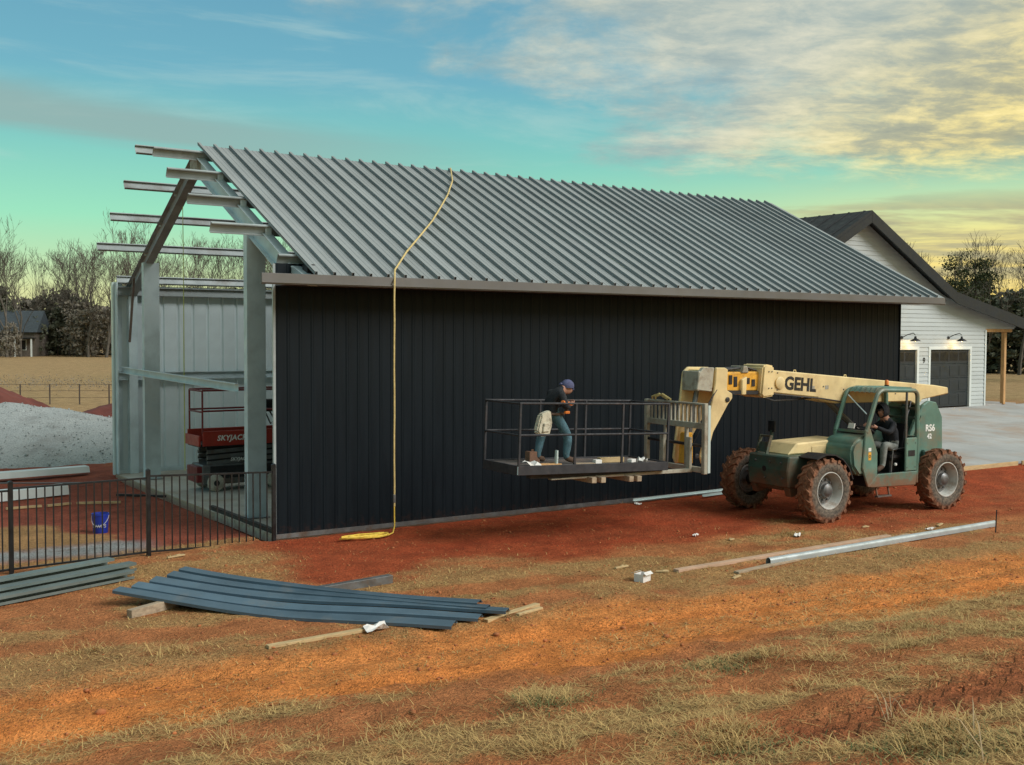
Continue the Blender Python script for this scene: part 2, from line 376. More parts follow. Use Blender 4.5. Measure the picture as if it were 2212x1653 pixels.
def axis(a, b, step, lo, hi):
    c = list(np.arange(a, b+1e-6, step)); s = step
    l = [a]; 
    while l[-1] > lo: s *= 1.22; l.append(l[-1]-s)
    s = step; h = [c[-1]]
    while h[-1] < hi: s *= 1.22; h.append(h[-1]+s)
    return np.array(l[1:][::-1]+c+h[1:])
gx = axis(-8.5, 16, .085, -900, 1200); gy = axis(-16.5, 4, .085, -300, 1500)
X, Y = np.meshgrid(gx, gy, indexing='ij'); mk = masks(X, Y)
Z = zbase(X, Y)+zmicro(X, Y, mk)*sst(80-np.hypot(X, Y), 0, 30)
nx, ny = X.shape
co = np.stack([X, Y, Z], -1).reshape(-1, 3)
I = np.arange(nx*ny).reshape(nx, ny)
quads = np.stack([I[:-1, :-1], I[1:, :-1], I[1:, 1:], I[:-1, 1:]], -1).reshape(-1, 4)
def bulk_mesh(name, co, faces, k):
    me = bpy.data.meshes.new(name); me.vertices.add(len(co)); me.vertices.foreach_set('co', np.asarray(co, np.float32).ravel())
    nf = len(faces); me.loops.add(nf*k); me.loops.foreach_set('vertex_index', np.asarray(faces, np.int32).ravel())
    me.polygons.add(nf); me.polygons.foreach_set('loop_start', np.arange(0, nf*k, k, dtype=np.int32))
    me.polygons.foreach_set('loop_total', np.full(nf, k, np.int32)); me.update(calc_edges=True); me.validate(); return me
gm = bulk_mesh('ground', co, quads, 4)
def lerp(a, b, t): return a*(1-t[..., None])+np.array(b)*t[..., None]
col = np.ones(X.shape+(3,))*np.array((.42, .150, .056))                    # bare clay
col = lerp(col, (.68, .225, .056), mk['track'])
col = lerp(col, (.35, .064, .023), mk['red'])
col = lerp(col, (.28, .068, .040), mk['yard']*(1-mk['field']))
col = lerp(col, (.36, .115, .045), mk['t2'])
gs = np.clip(mk['grass'], 0, 1)
col = lerp(col, (.36, .230, .092), gs*.74)
col = lerp(col, (.30, .30, .29), mk['ygv'])
far = mk['field']
fieldc = np.ones(X.shape+(3,))*np.array((.37, .245, .12)); fv = fbm(X*.12, Y*.5, .5, 4, 77)
fieldc = lerp(fieldc, (.33, .23, .11), sst(fv, .45, .65)*.8)
col = col*(1-far[..., None])+fieldc*far[..., None]
rgba = np.ones((nx*ny, 4), np.float32); rgba[:, :3] = col.reshape(-1, 3)
at = gm.attributes.new('tint', 'FLOAT_COLOR', 'POINT'); at.data.foreach_set('color', rgba.ravel())
cc_ = -8.25-.125*X; rutv = np.zeros_like(X)
for off in (-.55, .5): rutv = np.maximum(rutv, np.exp(-((Y-cc_-off)/.17)**4)*mk['track'])
rutv = np.maximum(rutv, mk['t2']); rutv = rutv*sst(fbm(X, Y, .7, 3, 44), .38, .58)
at = gm.attributes.new('rut', 'FLOAT', 'POINT'); at.data.foreach_set('value', rutv.astype(np.float32).ravel())
at = gm.attributes.new('straw', 'FLOAT', 'POINT'); at.data.foreach_set('value', gs.astype(np.float32).ravel())
gmat = bpy.data.materials.new('clay_ground'); gmat.use_nodes = True; t = gmat.node_tree; g = NG(t); bs = t.nodes['Principled BSDF']
a1 = g.n('ShaderNodeAttribute', attribute_name='tint'); a2 = g.n('ShaderNodeAttribute', attribute_name='straw'); tcn = g.n('ShaderNodeTexCoord'); P3 = tcn.outputs['Object']
f1 = g.ss(g.noise(P3, 1.7, 9, .68), .25, .75, .72, 1.30); f2 = g.ss(g.noise(P3, 23, 9, .78), .30, .70, .52, 1.48)
c = g.mix(1.0, a1.outputs['Color'], g.comb(g.m('MULTIPLY', f1, f2), g.m('MULTIPLY', f1, f2), g.m('MULTIPLY', f1, f2)), 'MULTIPLY')
st = g.noise(g.mapping(P3, (22, 70, 30)), 1.0, 6, .7, 1.4); st2 = g.noise(g.mapping(P3, (60, 18, 30)), 1.0, 6, .7, 1.4)
fib = g.m('MAXIMUM', g.ss(st, .56, .68), g.ss(st2, .58, .70))
c = g.mix(g.m('MULTIPLY', fib, g.m('ADD', g.m('MULTIPLY', a2.outputs['Fac'], .72), .03)), c, (.58, .39, .165))
sprk = g.ss(g.noise(P3, 55, 3, .6), .66, .74); c = g.mix(g.m('MULTIPLY', sprk, .35), c, (.13, .042, .018))
dkp = g.ss(g.noise(g.mapping(P3, (.5, 1.5, 1)), 1.3, 7, .65), .56, .72); c = g.mix(g.m('MULTIPLY', dkp, .45), c, (.17, .050, .020))
t.links.new(c, bs.inputs['Base Color']); bs.inputs['Roughness'].default_value = .95; bs.inputs['Specular IOR Level'].default_value = .15
bp = g.n('ShaderNodeBump'); bp.inputs['Strength'].default_value = .9; bp.inputs['Distance'].default_value = .05
a3 = g.n('ShaderNodeAttribute', attribute_name='rut'); sq = g.n('ShaderNodeSeparateXYZ'); t.links.new(P3, sq.inputs[0])
yl_ = g.m('ADD', sq.outputs[1], g.m('MULTIPLY', sq.outputs[0], .125))
chev = g.m('SINE', g.m('ADD', g.m('MULTIPLY', sq.outputs[0], 24.0), g.m('MULTIPLY', g.m('PINGPONG', yl_, .17), 34.0)))
chev = g.m('MULTIPLY', g.ss(g.m('ADD', chev, g.m('MULTIPLY', g.noise(P3, 7, 4), 1.2)), .2, 1.1), g.m('MULTIPLY', a3.outputs['Fac'], .75))
crumb = g.n('ShaderNodeTexVoronoi'); t.links.new(P3, crumb.inputs['Vector']); crumb.inputs['Scale'].default_value = 34
h = g.m('ADD', chev, g.m('MULTIPLY', g.ss(crumb.outputs['Distance'], .5, .1), .35))
h = g.m('ADD', h, g.m('ADD', g.m('ADD', g.m('MULTIPLY', g.noise(P3, 9, 8, .7), 1.0), g.m('MULTIPLY', g.noise(P3, 38, 5, .7), .45)), g.m('MULTIPLY', fib, .12)))
t.links.new(h, bp.inputs['Height']); t.links.new(bp.outputs[0], bs.inputs['Normal'])
gm.materials.append(gmat); gm.polygons.foreach_set('use_smooth', [True]*len(gm.polygons))
tag(link('ground', gm), 'red clay building plot with matted dead grass, running out to a dry field', kind='structure')

# ------------------------------------------------------------------ barn
L, W, H, HR, S = 17.65, 10.7, 4.98, 7.68, .504
OH, XE, XR, XS = .76, -.75, 18.46, .43           # eave overhang, purlin ends, roof end, first roof sheet
def zroof(y): return HR-S*abs(y-W/2)
barn = thing('metal_barn', 'half-built steel barn with black ribbed side wall and grey metal roof', 'barn')
MB().box(0.02, L, 0.05, W, -.3, .03).build('floor_slab', M['slab'], barn, bevel=.01)
# near wall: black ribbed sheets
wall = part('side_wall', barn)
pw = L/19; u = pw/4
line = []
for i in range(4): line += [(i*u, 0), (i*u+.018, .009), (i*u+.048, .009), (i*u+.066, 0)]
line += [(pw-.001, 0)]
me = MB().ext(thick(line, .004), (0, 0, .05), (0, 0, zroof(0)-.07), (0, -1, 0)).mesh('wall_panel', M['black'])
for i in range(19): link('wall_panel', me, wall, (i*pw, -.002-.0006*(i % 2), 0))
MB().prism([(-.028, .0), (-.028, -.022), (.018, -.022), (.018, -.018), (-.024, -.018), (-.024, 0)], 'z', .04, zroof(0)-.08).build('corner_trim', M['girt'], barn)
MB().box(.455, .60, -.42, -.20, zroof(-.3)-.10, zroof(-.3)+.06).build('closure_block', M['dark'], barn)
MB().box(L, L+.03, -.03, .07, .04, zroof(0)-.08).build('corner_trim', M['black'], barn)
MB().box(-.02, L+.02, -.045, -.027, -.02, .06).build('base_trim', M['grey'], barn)
# roof sheets on the near slope
roof = part('roof', barn); npan = 51; rw = (XR-XS)/npan
line = [(0, 0), (.010, .050), (-.012, .050), (-.012, .066), (.040, .066), (.056, 0), (.17, 0), (.176, .006), (.196, .006), (.202, 0), (.262, 0), (.268, .006), (.288, .006), (.294, 0), (rw+.001, 0)]
y0, y1 = -OH-.03, W/2-.02
def rp(y, off=0): return V((0, y, zroof(y)+off))
rprof = thick(line, .003)
me = MB().ext(rprof, rp(y0, .10), rp(y1, .10), (0, -S, 1)).mesh('roof_panel', M['roof'])
# orientation: side vector must run along +X
xs_ = [v.co.x for v in me.vertices]
flip = min(xs_) < -.01
if min(xs_) < -.1: me = MB().ext([(-x, y) for x, y in rprof], rp(y0, .10), rp(y1, .10), (0, -S, 1)).mesh('roof_panel', M['roof'])
for i in range(npan): link('roof_panel', me, roof, (XS+i*rw, 0, random.uniform(-.003, .003)))
# eave gutter board and its drip edge
zf = zroof(-OH)
MB().box(-.55, XR, -OH-.06, -OH, zf-.10, zf+.09).build('eave_fascia', M['trim'], barn, bevel=.006)
MB().box(-.55, XR, -OH-.085, -OH-.062, zf-.075, zf-.055).build('drip_edge', M['trim'], barn)
MB().box(.02, XR-.02, -OH+.002, -.03, zf-.085, zf-.07).build('soffit', M['trim'], barn)
# purlins
def purlin(y, mt, x0=XE, x1=XR-.02):
    s_ = -1 if y < W/2 else 1
    pr = cprof(.20, .07)
    nrm = V((0, s_*S, 1)).normalized(); p = V((0, y, zroof(y)))-nrm*.11
    MB().ext(pr, (x0, p.y, p.z+.09), (x1, p.y, p.z+.09), nrm).build('purlin', mt, barn)
for k, y in enumerate((3.88, 2.58, 1.29, .05)): purlin(y, M['girt'], XE+.06 if k < 3 else .1)
for y in (6.78, 7.98, 9.20): purlin(y, M['girt'], XE-.03)
purlin(W/2-.32, M['girt'], -.62); purlin(W/2+.22, M['girt'], -.86)
purlin(W-.08, M['girt'], .05)
# frames: rafters and columns
def rafter(xc, s_, mt):
    ye = .02 if s_ < 0 else W-.02
    a = V((xc, W/2+s_*.02, HR-.30)); b = V((xc, ye, zroof(ye)-.30))
    h_, w_, t_ = .34, .20, .012
    I_ = [(-w_/2, -h_/2), (w_/2, -h_/2), (w_/2, -h_/2+t_), (t_/2, -h_/2+t_), (t_/2, h_/2-t_), (w_/2, h_/2-t_), (w_/2, h_/2), (-w_/2, h_/2), (-w_/2, h_/2-t_), (-t_/2, h_/2-t_), (-t_/2, -h_/2+t_), (-w_/2, -h_/2+t_)]
    MB().ext(I_, a, b).build('rafter', mt, barn)
for xc in (.42, 6.0, 11.8, 17.4):
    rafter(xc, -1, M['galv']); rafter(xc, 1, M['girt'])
    for yy in (.14, W-.16):
        z1 = zroof(yy)-.45
        if xc < 1 and yy < 1: continue
        w_, h_, t_ = .22, .20, .012
        MB().prism([(xc-w_/2, yy-h_/2), (xc+w_/2, yy-h_/2), (xc+w_/2, yy-h_/2+t_), (xc+t_, yy-h_/2+t_), (xc+t_, yy+h_/2-t_), (xc+w_/2, yy+h_/2-t_), (xc+w_/2, yy+h_/2), (xc-w_/2, yy+h_/2), (xc-w_/2, yy+h_/2-t_), (xc-t_, yy+h_/2-t_), (xc-t_, yy-h_/2+t_), (xc-w_/2, yy-h_/2+t_)], 'z', .03, z1).build('column', M['galv'], barn)
MB().beam((.42, .02, zroof(.02)-.17), (.42, -OH+.02, zroof(-OH)-.05), .18, .12).build('outrigger', M['galv'], barn)
MB().box(.34, .50, W/2-.24, W/2+.24, HR-.56, HR-.20).build('ridge_plate', M['cream2'], barn)
for yy in (3.88, 2.58, 1.29, 6.78, 7.98, 9.20): MB().box(.36, .48, yy-.012, yy+.012, zroof(yy)-.16, zroof(yy)+.04).build('purlin_clip', M['galv'], barn)
# door-opening columns of the open gable: boxed channels, broad web to the side
for yy in (2.12, 9.05):
    z1 = zroof(yy)-.42
    c_ = MB().prism([(.27, yy-.10), (.65, yy-.10), (.65, yy+.08), (.64, yy+.08), (.64, yy-.09), (.28, yy-.09), (.28, yy+.08), (.27, yy+.08)], 'z', .03, z1).build('door_column', M['galv'], barn)
    MB().box(.22, .70, yy-.16, yy+.14, .031, .045).build('base_plate', M['grey'], c_)
# near-corner jamb, far corner post and trims
MB().box(.02, .12, .02, .14, .03, zroof(.1)-.3).build('corner_post', M['palebluetrim'], barn)
MB().prism([(0, W-.30), (.03, W-.30), (.03, W-.02), (.20, W-.02), (.20, W), (0, W)], 'z', .03, zroof(W)-.02).build('corner_post', M['galv'], barn)
MB().box(-.05, -.01, W-.08, W+.06, .0, zroof(W)-.02).build('corner_trim', M['palebluetrim'], barn)
# far wall
fwall = part('far_wall', barn); pw2 = 17.6/44
line = [(0, 0), (.02, .03), (.06, .03), (.08, 0), (pw2-.002, 0)]
me = MB().prism([(x, W+y) for x, y in thick(line, .004)], 'z', .04, zroof(W)-.10).mesh('liner_panel', M['liner'])
for i in range(44): link('liner_panel', me, fwall, (.02+i*pw2, 0, 0))
for z_ in (2.55,):
    MB().ext(cprof(.2, .07), (.05, W-.10, z_), (L-.1, W-.10, z_)).build('wall_girt', M['galv'], barn)
    MB().ext(cprof(.2, .07), (.2, .10, z_), (L-.1, .10, z_)).build('wall_girt', M['galv'], barn)
MB().ext(cprof(.22, .08), (.03, W-.11, zroof(W)-.24), (L-.1, W-.11, zroof(W)-.24)).build('eave_strut', M['girt'], barn)
MB().box(.05, L, W-.12, W-.03, .03, .12).build('base_channel', M['galv'], barn)
# girt across the opening, hanging brace, sill pieces at the slab edge
MB().ext(cprof(.16, .07), (.17, W-.25, 2.72), (.17, 2.24, 2.60)).build('end_girt', M['galv'], barn)
MB().beam((.25, 9.72, 5.05), (.28, 10.28, 3.44), .05, .07).build('flange_brace', mat('rusty_bar', (.16, .12, .10), .7, .2, .2, 5), barn)
MB().box(-.03, .015, .08, 3.1, -.12, .045).build('sill_board', M['cream2'], barn)
MB().box(.03, .12, .05, 3.6, .032, .115).build('base_angle', M['dark'], barn)
MB().box(-.02, .012, 3.12, W-.1, -.14, .02).build('slab_form', M['oldwood'], barn)
# far end wall (closes the barn beyond the telehandler)
ew = part('end_wall', barn)
for i in range(12):
    ya, yb = i*W/12, (i+1)*W/12
    MB().prism([(ya+.002, .04), (yb, .04), (yb, zroof(yb)-.08), ((ya+yb)/2 if False else ya+.002, zroof(ya)-.08)], 'x', L-.03+.001*(i % 2), L-.02+.001*(i % 2)).build('wall_panel', M['black'], ew)

# rope over the roof and cord inside
def onroof(x, y): return (x, y, zroof(y)+.205)
pts = [onroof(6.79, 5.2), onroof(6.3, 4.3), onroof(5.6, 3.35), onroof(4.9, 2.5), onroof(4.24, 1.72), onroof(3.5, .92), onroof(2.75, .12), (2.05, -.70, zroof(-.70)+.20), (1.95, -.88, zroof(-.8)+.02), (1.94, -.885, zf-.3)]
pts += [(1.94+.004*math.sin(i*1.7), -.885-.0*i, zf-.3-i*.42) for i in range(1, 10)]
rp_ = thing('safety_rope', 'tan rope draped over the roof and hanging down the black wall', 'rope')
MB().tube(pts, .018, 6).build('rope_line', M['rope'], rp_, smooth=True)
zc = ground(1.2, -1.0)
pts = [(1.94, -.885, .62), (1.95, -.87, .35), (1.96, -.86, .16), (1.9, -.9, zc+.04), (1.75, -1.0, zc+.03)]
rr = random.Random(3)
for i in range(70):
    a = i*.62; pts.append((1.30+.42*math.cos(a)*(1-.3*rr.random())+.1*math.sin(i*.2), -1.02+.15*math.sin(a)*(1-.3*rr.random()), zc+.03+.0006*i+.015*rr.random()))
MB().tube(pts, .014, 5).build('rope_coil', M['ropeold'], rp_, smooth=True)
MB().obox((1.94, -.885, .66), (.05, .04, .16)).build('rope_grab', M['grey'], rp_, bevel=.01)
tag(MB().tube([(.5, 6.62, 7.05), (.51, 6.62, 5), (.5, 6.61, 3), (.5, 6.6, .5)], [.008, .009, .012, .012], 6).build('hanging_cord', M['cord']), 'thin lime cord hanging from the barn ridge in the open gable', 'cord')

# ------------------------------------------------------------------ scissor lift
lift = thing('scissor_lift', 'red scissor lift with lowered platform parked inside the barn', 'scissor lift', (.62, 6.0, .03))
LX, LY = 2.25, .95
MB().box(.12, LX, .10, LY-.1, .16, .62).build('chassis', M['grey'], lift, bevel=.02)
MB().box(.30, LX-.25, .075, .098, .30, .58).build('battery_door', M['dark'], lift, bevel=.008)
MB().box(.0, .12, .12, LY-.12, .22, .58).build('end_ladder', M['darkred'], lift, bevel=.01)
sc = part('scissor_stack', lift)
for k in range(3):
    z_ = .68+k*.13
    for yy in (.16, LY-.2):
        MB().beam((.25, yy, z_-.03), (LX-.2, yy, z_+.05), .04, .09).build('scissor_arm', M['grey'], sc)
        MB().beam((.25, yy+.05, z_+.06), (LX-.2, yy+.05, z_-.03), .04, .07).build('scissor_arm', M['dark'], sc)
MB().box(.05, LX-.05, .05, LY-.05, 1.03, 1.10).build('deck', M['dark'], lift)
MB().box(.10, LX, -.01, .04, 1.06, 1.40).build('toe_board', M['red'], lift, bevel=.008)
MB().box(.05, LX, LY-.05, LY, 1.06, 1.40).build('toe_board', M['red'], lift, bevel=.008)
MB().box(.0, .05, -.01, LY, 1.06, 1.30).build('end_gate', M['red'], lift, bevel=.008)
for yy in (.015, LY-.025):
    for xx in (.1, LX-.06): MB().tube([(xx, yy, 1.35), (xx, yy, 2.33)], .022, 8).build('guard_post', M['darkred'], lift)
    for z_ in (1.86, 2.33): MB().tube([(.1, yy, z_), (LX-.06, yy, z_)], .022, 8).build('guard_rail', M['darkred'], lift)
for z_ in (1.84, 2.32): MB().tube([(.1, .015, z_), (.1, LY-.025, z_)], .022, 8).build('guard_rail', M['darkred'], lift)
for xx in (.42, 1.85):
    for yy in (.0, LY-.12):
        w_ = part('wheel', lift)
        MB().lathe([(.02, .0), (.15, .0), (.19, .02), (.2, .05), (.2, .09), (.19, .12), (.02, .12)], (xx, yy, .20), 'y', 24).build('tyre', M['whiterub'], w_, smooth=True)
        MB().lathe([(.01, -.012), (.06, -.012), (.07, .0), (.07, .01)], (xx, yy, .20), 'y', 14).build('hub', M['dark'], w_)
o = link('lettering', text_mesh('SKYJACK', .17, M['wletter'], .004, .002, .2, 1.05), lift, (.78, -.014, 1.23), (R(90), 0, 0))
o = link('lettering', text_mesh('SKYJACK', .11, M['wletter'], .002, .002, .2), lift, (1.0, .093, .72), (R(90), 0, 0))
MB().box(LX-.35, LX-.1, LY-.2, LY-.06, 1.75, 2.05).build('control_box', M['dark'], lift, bevel=.02)
MB().tube([(LX-.2, LY-.1, 1.75), (LX-.1, LY-.15, 1.55), (LX-.22, LY-.2, 1.45), (LX-.3, LY-.1, 1.7)], .02, 6).build('cable', M['dark'], lift)

# ------------------------------------------------------------------ fence
posts = [(-.03, -.02), (-2.36, -.40), (-4.50, -.68), (-6.6, -.98)]
hh = [1.46, 1.42, 1.40, 1.40]
fen = thing('picket_fence', 'black metal picket fence running from the barn corner to the left edge', 'fence')
me_p = MB().box(-.009, .009, -.009, .009, .06, 1.0).mesh('picket', M['fence'])
for i, (x, y) in enumerate(posts):
    z_ = ground(x, y)-.1
    p_ = MB().box(x-.033, x+.033, y-.033, y+.033, z_, z_+hh[i]+.1).build('post', M['fence'], fen, bevel=.003)
    MB().add([(x-.038, y-.038, z_+hh[i]+.1), (x+.038, y-.038, z_+hh[i]+.1), (x+.038, y+.038, z_+hh[i]+.1), (x-.038, y+.038, z_+hh[i]+.1), (x, y, z_+hh[i]+.13)], [(0, 1, 4), (1, 2, 4), (2, 3, 4), (3, 0, 4), (3, 2, 1, 0)]).build('post_cap', M['fence'], p_)
for i in range(3):
    a, b = V((*posts[i], 0)), V((*posts[i+1], 0)); za, zb = ground(*posts[i]), ground(*posts[i+1])
    d = (b-a).normalized()
    ta, tb = za+hh[i]-.13, zb+hh[i+1]-.10
    for za_, zb_ in ((ta, tb), (za+.07, zb+.07)):
        MB().beam(a+d*.033+V((0, 0, za_)), b-d*.033+V((0, 0, zb_)), .026, .03).build('rail', M['fence'], fen)
    n_ = 16
    for k in range(n_):
        f_ = (k+1)/(n_+1); p = a.lerp(b, f_); o = link('picket', me_p, fen, (p.x, p.y, 0)); zz0 = za+(zb-za)*f_+.065; zz1 = ta+(tb-ta)*f_
        o.location.z = zz0-.06*(zz1-zz0)/.94; o.scale.z = (zz1-zz0)/.94; o.rotation_euler.z = math.atan2(d.y, d.x)

# ------------------------------------------------------------------ people
def person(name, label, J, bones, mats, parent_mat, cat='person'):
    """J: joint -> (pos, radius); bones: (a, b, material index). One continuous skinned body."""
    names = list(J); idx = {n: i for i, n in enumerate(names)}
    me = bpy.data.meshes.new(name); me.from_pydata([J[n][0] for n in names], [(idx[a], idx[b]) for a, b, _ in bones], [])
    ob = link(name+'_skeleton', me); md = ob.modifiers.new('skin', 'SKIN'); md.use_smooth_shade = True; md.branch_smoothing = .6
    sk = me.skin_vertices[0].data
    for n in names:
        r = J[n][1]; sk[idx[n]].radius = r if hasattr(r, '__len__') else (r, r)
    sk[0].use_root = True
    ob.modifiers.new('sub', 'SUBSURF').render_levels = 2; ob.modifiers['sub'].levels = 2
    bpy.context.view_layer.update()
    bm_ = bpy.data.meshes.new_from_object(ob.evaluated_get(bpy.context.evaluated_depsgraph_get()))
    bpy.data.objects.remove(ob); bm_.materials.clear()
    for m in mats: bm_.materials.append(m)
    A = np.array([J[a][0] for a, b, _ in bones], float); B = np.array([J[b][0] for a, b, _ in bones], float); K = [k for *_, k in bones]
    for p in bm_.polygons:
        c = np.array(p.center); d = B-A; t = np.clip(((c-A)*d).sum(1)/np.maximum((d*d).sum(1), 1e-9), 0, 1)
        p.material_index = K[int(np.argmin(np.linalg.norm(A+d*t[:, None]-c, axis=1)))]; p.use_smooth = True
    root = tag(link(name, bm_), label, cat); root.matrix_world = parent_mat; return root
def hand(parent, w, direc, palm_n, curl=.9, s=1.0):
    """palm with four bent fingers and a thumb leaving its side"""
    d = V(direc).normalized(); n = V(palm_n); n = (n-d*n.dot(d)).normalized(); side = d.cross(n); w = V(w); b = MB()
    b.tube([w-d*.03*s, w+d*.02*s, w+d*.06*s, w+d*.085*s], [.026*s, .036*s, .040*s, .034*s], 8)
    for k, (off, ln) in enumerate(((-.030, .065), (-.010, .078), (.010, .073), (.029, .058))):
        p0 = w+d*.075*s+side*off*s; d1 = (d*math.cos(curl*.5)+n*math.sin(curl*.5)); d2 = (d*math.cos(curl*1.3)+n*math.sin(curl*1.3)); d3 = (d*math.cos(curl*2)+n*math.sin(curl*2))
        p1 = p0+d1*ln*.45*s; p2 = p1+d2*ln*.32*s; p3 = p2+d3*ln*.25*s
        b.tube([p0, p1, p2, p3], [.0105*s, .010*s, .009*s, .007*s], 6)
    p0 = w+d*.02*s-side*.034*s; p1 = p0+(d*.5-side*.6+n*.3).normalized()*.035*s; p2 = p1+(d*.8-side*.1+n*.5).normalized()*.03*s
    b.tube([p0, p1, p2], [.013*s, .012*s, .008*s], 6)
    return b.build('hand', M['skin'], parent, smooth=True)

# ------------------------------------------------------------------ telehandler
TA = R(3); TO = V((9.73, -3.17, 0))
TM = Matrix.Translation(TO) @ Matrix.Rotation(math.pi-TA, 4, 'Z')
tele = thing('telehandler', 'green telehandler with cream boom and muddy tyres in front of the black wall', 'telehandler')
tele.matrix_world = TM
MB().prism([(-4.1, .62), (.5, .58), (.55, .95), (-4.1, 1.0)], 'y', -.46, .46).build('chassis', M['dkgreen'], tele, bevel=.02)
ff = MB().prism([(-.25, .86), (.35, .66), (.62, .66), (.66, 1.0), (.62, 1.28), (-.25, 1.26)], 'y', -.38, .74).build('front_frame', M['dkgreen'], tele, bevel=.025)
MB().prism([(.28, .50), (.52, .48), (.60, .68), (.30, .68)], 'y', .56, .72).build('lug', M['dkgreen'], ff, bevel=.01)
MB().prism([(.28, .50), (.52, .48), (.60, .68), (.30, .68)], 'y', -.36, -.22).build('lug', M['dkgreen'], ff, bevel=.01)
MB().lathe([(.01, .665), (.055, .665), (.055, .60)], (0, .1, 1.0), 'x', 14).build('tow_hole', M['dark'], ff)
MB().box(-.10, .02, .741, .746, 1.15, 1.22).build('reflector', M['yellow'], ff)
# upright light bracket and post on the far side of the frame
br = part('light_bracket', tele)
for yy in (-.30, -.02): MB().beam((.48, yy, 1.27), (.36, yy, 1.64), .03, .07, (1, 0, 0)).build('bracket_bar', M['dkgreen'], br)
MB().beam((.36, -.32, 1.62), (.36, .0, 1.62), .05, .04).build('bracket_bar', M['dkgreen'], br)
MB().prism([(.47, 1.30), (.39, 1.50), (.38, 1.50), (.44, 1.30)], 'y', -.285, -.035).build('bracket_plate', M['dkgreen'], br)
MB().beam((-.42, -.8, 1.05), (-.42, -.8, 1.66), .05, .05, (1, 0, 0)).build('mirror_post', M['dkgreen'], tele)
MB().box(-.44, -.40, -.90, -.70, 1.62, 1.86).build('mirror', M['dark'], tele, bevel=.01)
# engine cover
MB().prism([(.30, 1.27), (.05, 1.50), (-1.3, 1.54), (-1.3, 1.0), (-.4, 1.0), (-.25, 1.27)], 'y', -.36, .40).build('engine_cover', M['cream'], tele, bevel=.03)
MB().box(-1.05, -.35, .401, .412, 1.10, 1.42).build('engine_panel', M['cream'], tele, bevel=.006)
# wheels
def rim_mat():
    m = bpy.data.materials.new('muddy_tyre'); m.use_nodes = True; t = m.node_tree; g = NG(t); bs = t.nodes['Principled BSDF']
    tcn = g.n('ShaderNodeTexCoord'); s_ = g.n('ShaderNodeSeparateXYZ'); t.links.new(tcn.outputs['Object'], s_.inputs[0])
    r = g.m('SQRT', g.m('ADD', g.m('MULTIPLY', s_.outputs[0], s_.outputs[0]), g.m('MULTIPLY', s_.outputs[2], s_.outputs[2])))
    n = g.noise(tcn.outputs['Object'], 5, 7, .65); n2 = g.noise(tcn.outputs['Object'], 17, 6, .65)
    f = g.ss(g.m('ADD', r, g.m('MULTIPLY', g.m('SUBTRACT', n, .5), .16)), .50, .585)
    side = g.mix(g.ss(n2, .35, .7), (.075, .066, .055), (.20, .16, .12)); mud = g.mix(g.ss(n2, .3, .7), (.12, .050, .028), (.29, .135, .075))
    t.links.new(g.mix(f, side, mud), bs.inputs['Base Color']); bs.inputs['Roughness'].default_value = .92; bs.inputs['Specular IOR Level'].default_value = .2
    b = g.n('ShaderNodeBump'); b.inputs['Strength'].default_value = .5; b.inputs['Distance'].default_value = .02; t.links.new(n2, b.inputs['Height']); t.links.new(b.outputs[0], bs.inputs['Normal'])
    return m
M['tyre'] = rim_mat()
def tyre_mesh():
    b = MB(); R0 = .610; hw = .185
    prof = [(.36, -.12), (.385, -.150), (.42, -.175), (.50, -.182), (.555, -.170), (R0, -.140), (R0+.004, 0), (R0, .140), (.555, .170), (.50, .182), (.42, .175), (.385, .150), (.36, .12)]
    b.lathe(prof, (0, 0, 0), 'y', 40, False)
    n = 19
    for k in range(n):
        for s_ in (-1, 1):
            a0 = 2*math.pi*(k+(.25 if s_ > 0 else -.25))/n
            for j in range(3):                       # swept bar in three slabs, chevron
                t0, t1 = j/3, (j+1)/3
                y0_, y1_ = s_*(.185-.172*t0), s_*(.185-.172*t1); aa, ab = a0+.20*t0*1.0, a0+.20*t1*1.0; w_ = .062
                ri = .56 if j == 0 else .585; ro = .630 if j == 0 else .641; rb = .641
                vs_ = []
                for (yy, an, ra) in ((y0_, aa, ro), (y1_, ab, rb)):
                    for rr_ in (ri, ra):
                        for e in (-w_, w_): vs_.append((rr_*math.cos(an+e*(1.25 if rr_ == ri else .8)), yy, rr_*math.sin(an+e*(1.25 if rr_ == ri else .8))))
                b.add(vs_, [(0, 1, 3, 2), (4, 6, 7, 5), (0, 2, 6, 4), (1, 5, 7, 3), (2, 3, 7, 6), (0, 4, 5, 1)])
    return b.mesh('tyre', M['tyre'], smooth=True)
tym = tyre_mesh()
rimw = mat('rim_paint', (.52, .52, .48), .5, .1, .2, 4, (.30, .20, .13), .3, 5)
rimm = MB().lathe([(.372, .12), (.372, .155), (.355, .158), (.335, .11), (.325, .02), (.30, -.04), (.29, -.06)], (0, 0, 0), 'y', 32, False).mesh('rim', rimw, smooth=True)
discm = MB().lathe([(.302, -.045), (.262, -.05), (.245, -.015), (.17, -.01), (.16, .03), (.02, .035), (.001, .036)], (0, 0, 0), 'y', 32, False).mesh('wheel_disc', mat('disc_paint', (.17, .175, .17), .5, .2, .25, 5, (.2, .12, .07), .3, 6), smooth=True)
hubm = MB().lathe([(.14, .03), (.13, .10), (.09, .13), (.07, .14), (.01, .14)], (0, 0, 0), 'y', 20).mesh('hub', M['grey'], smooth=True)
lugm = MB().lathe([(.020, 0), (.020, .045), (.005, .048)], (0, 0, 0), 'y', 6).mesh('lug_nut', M['grey'])
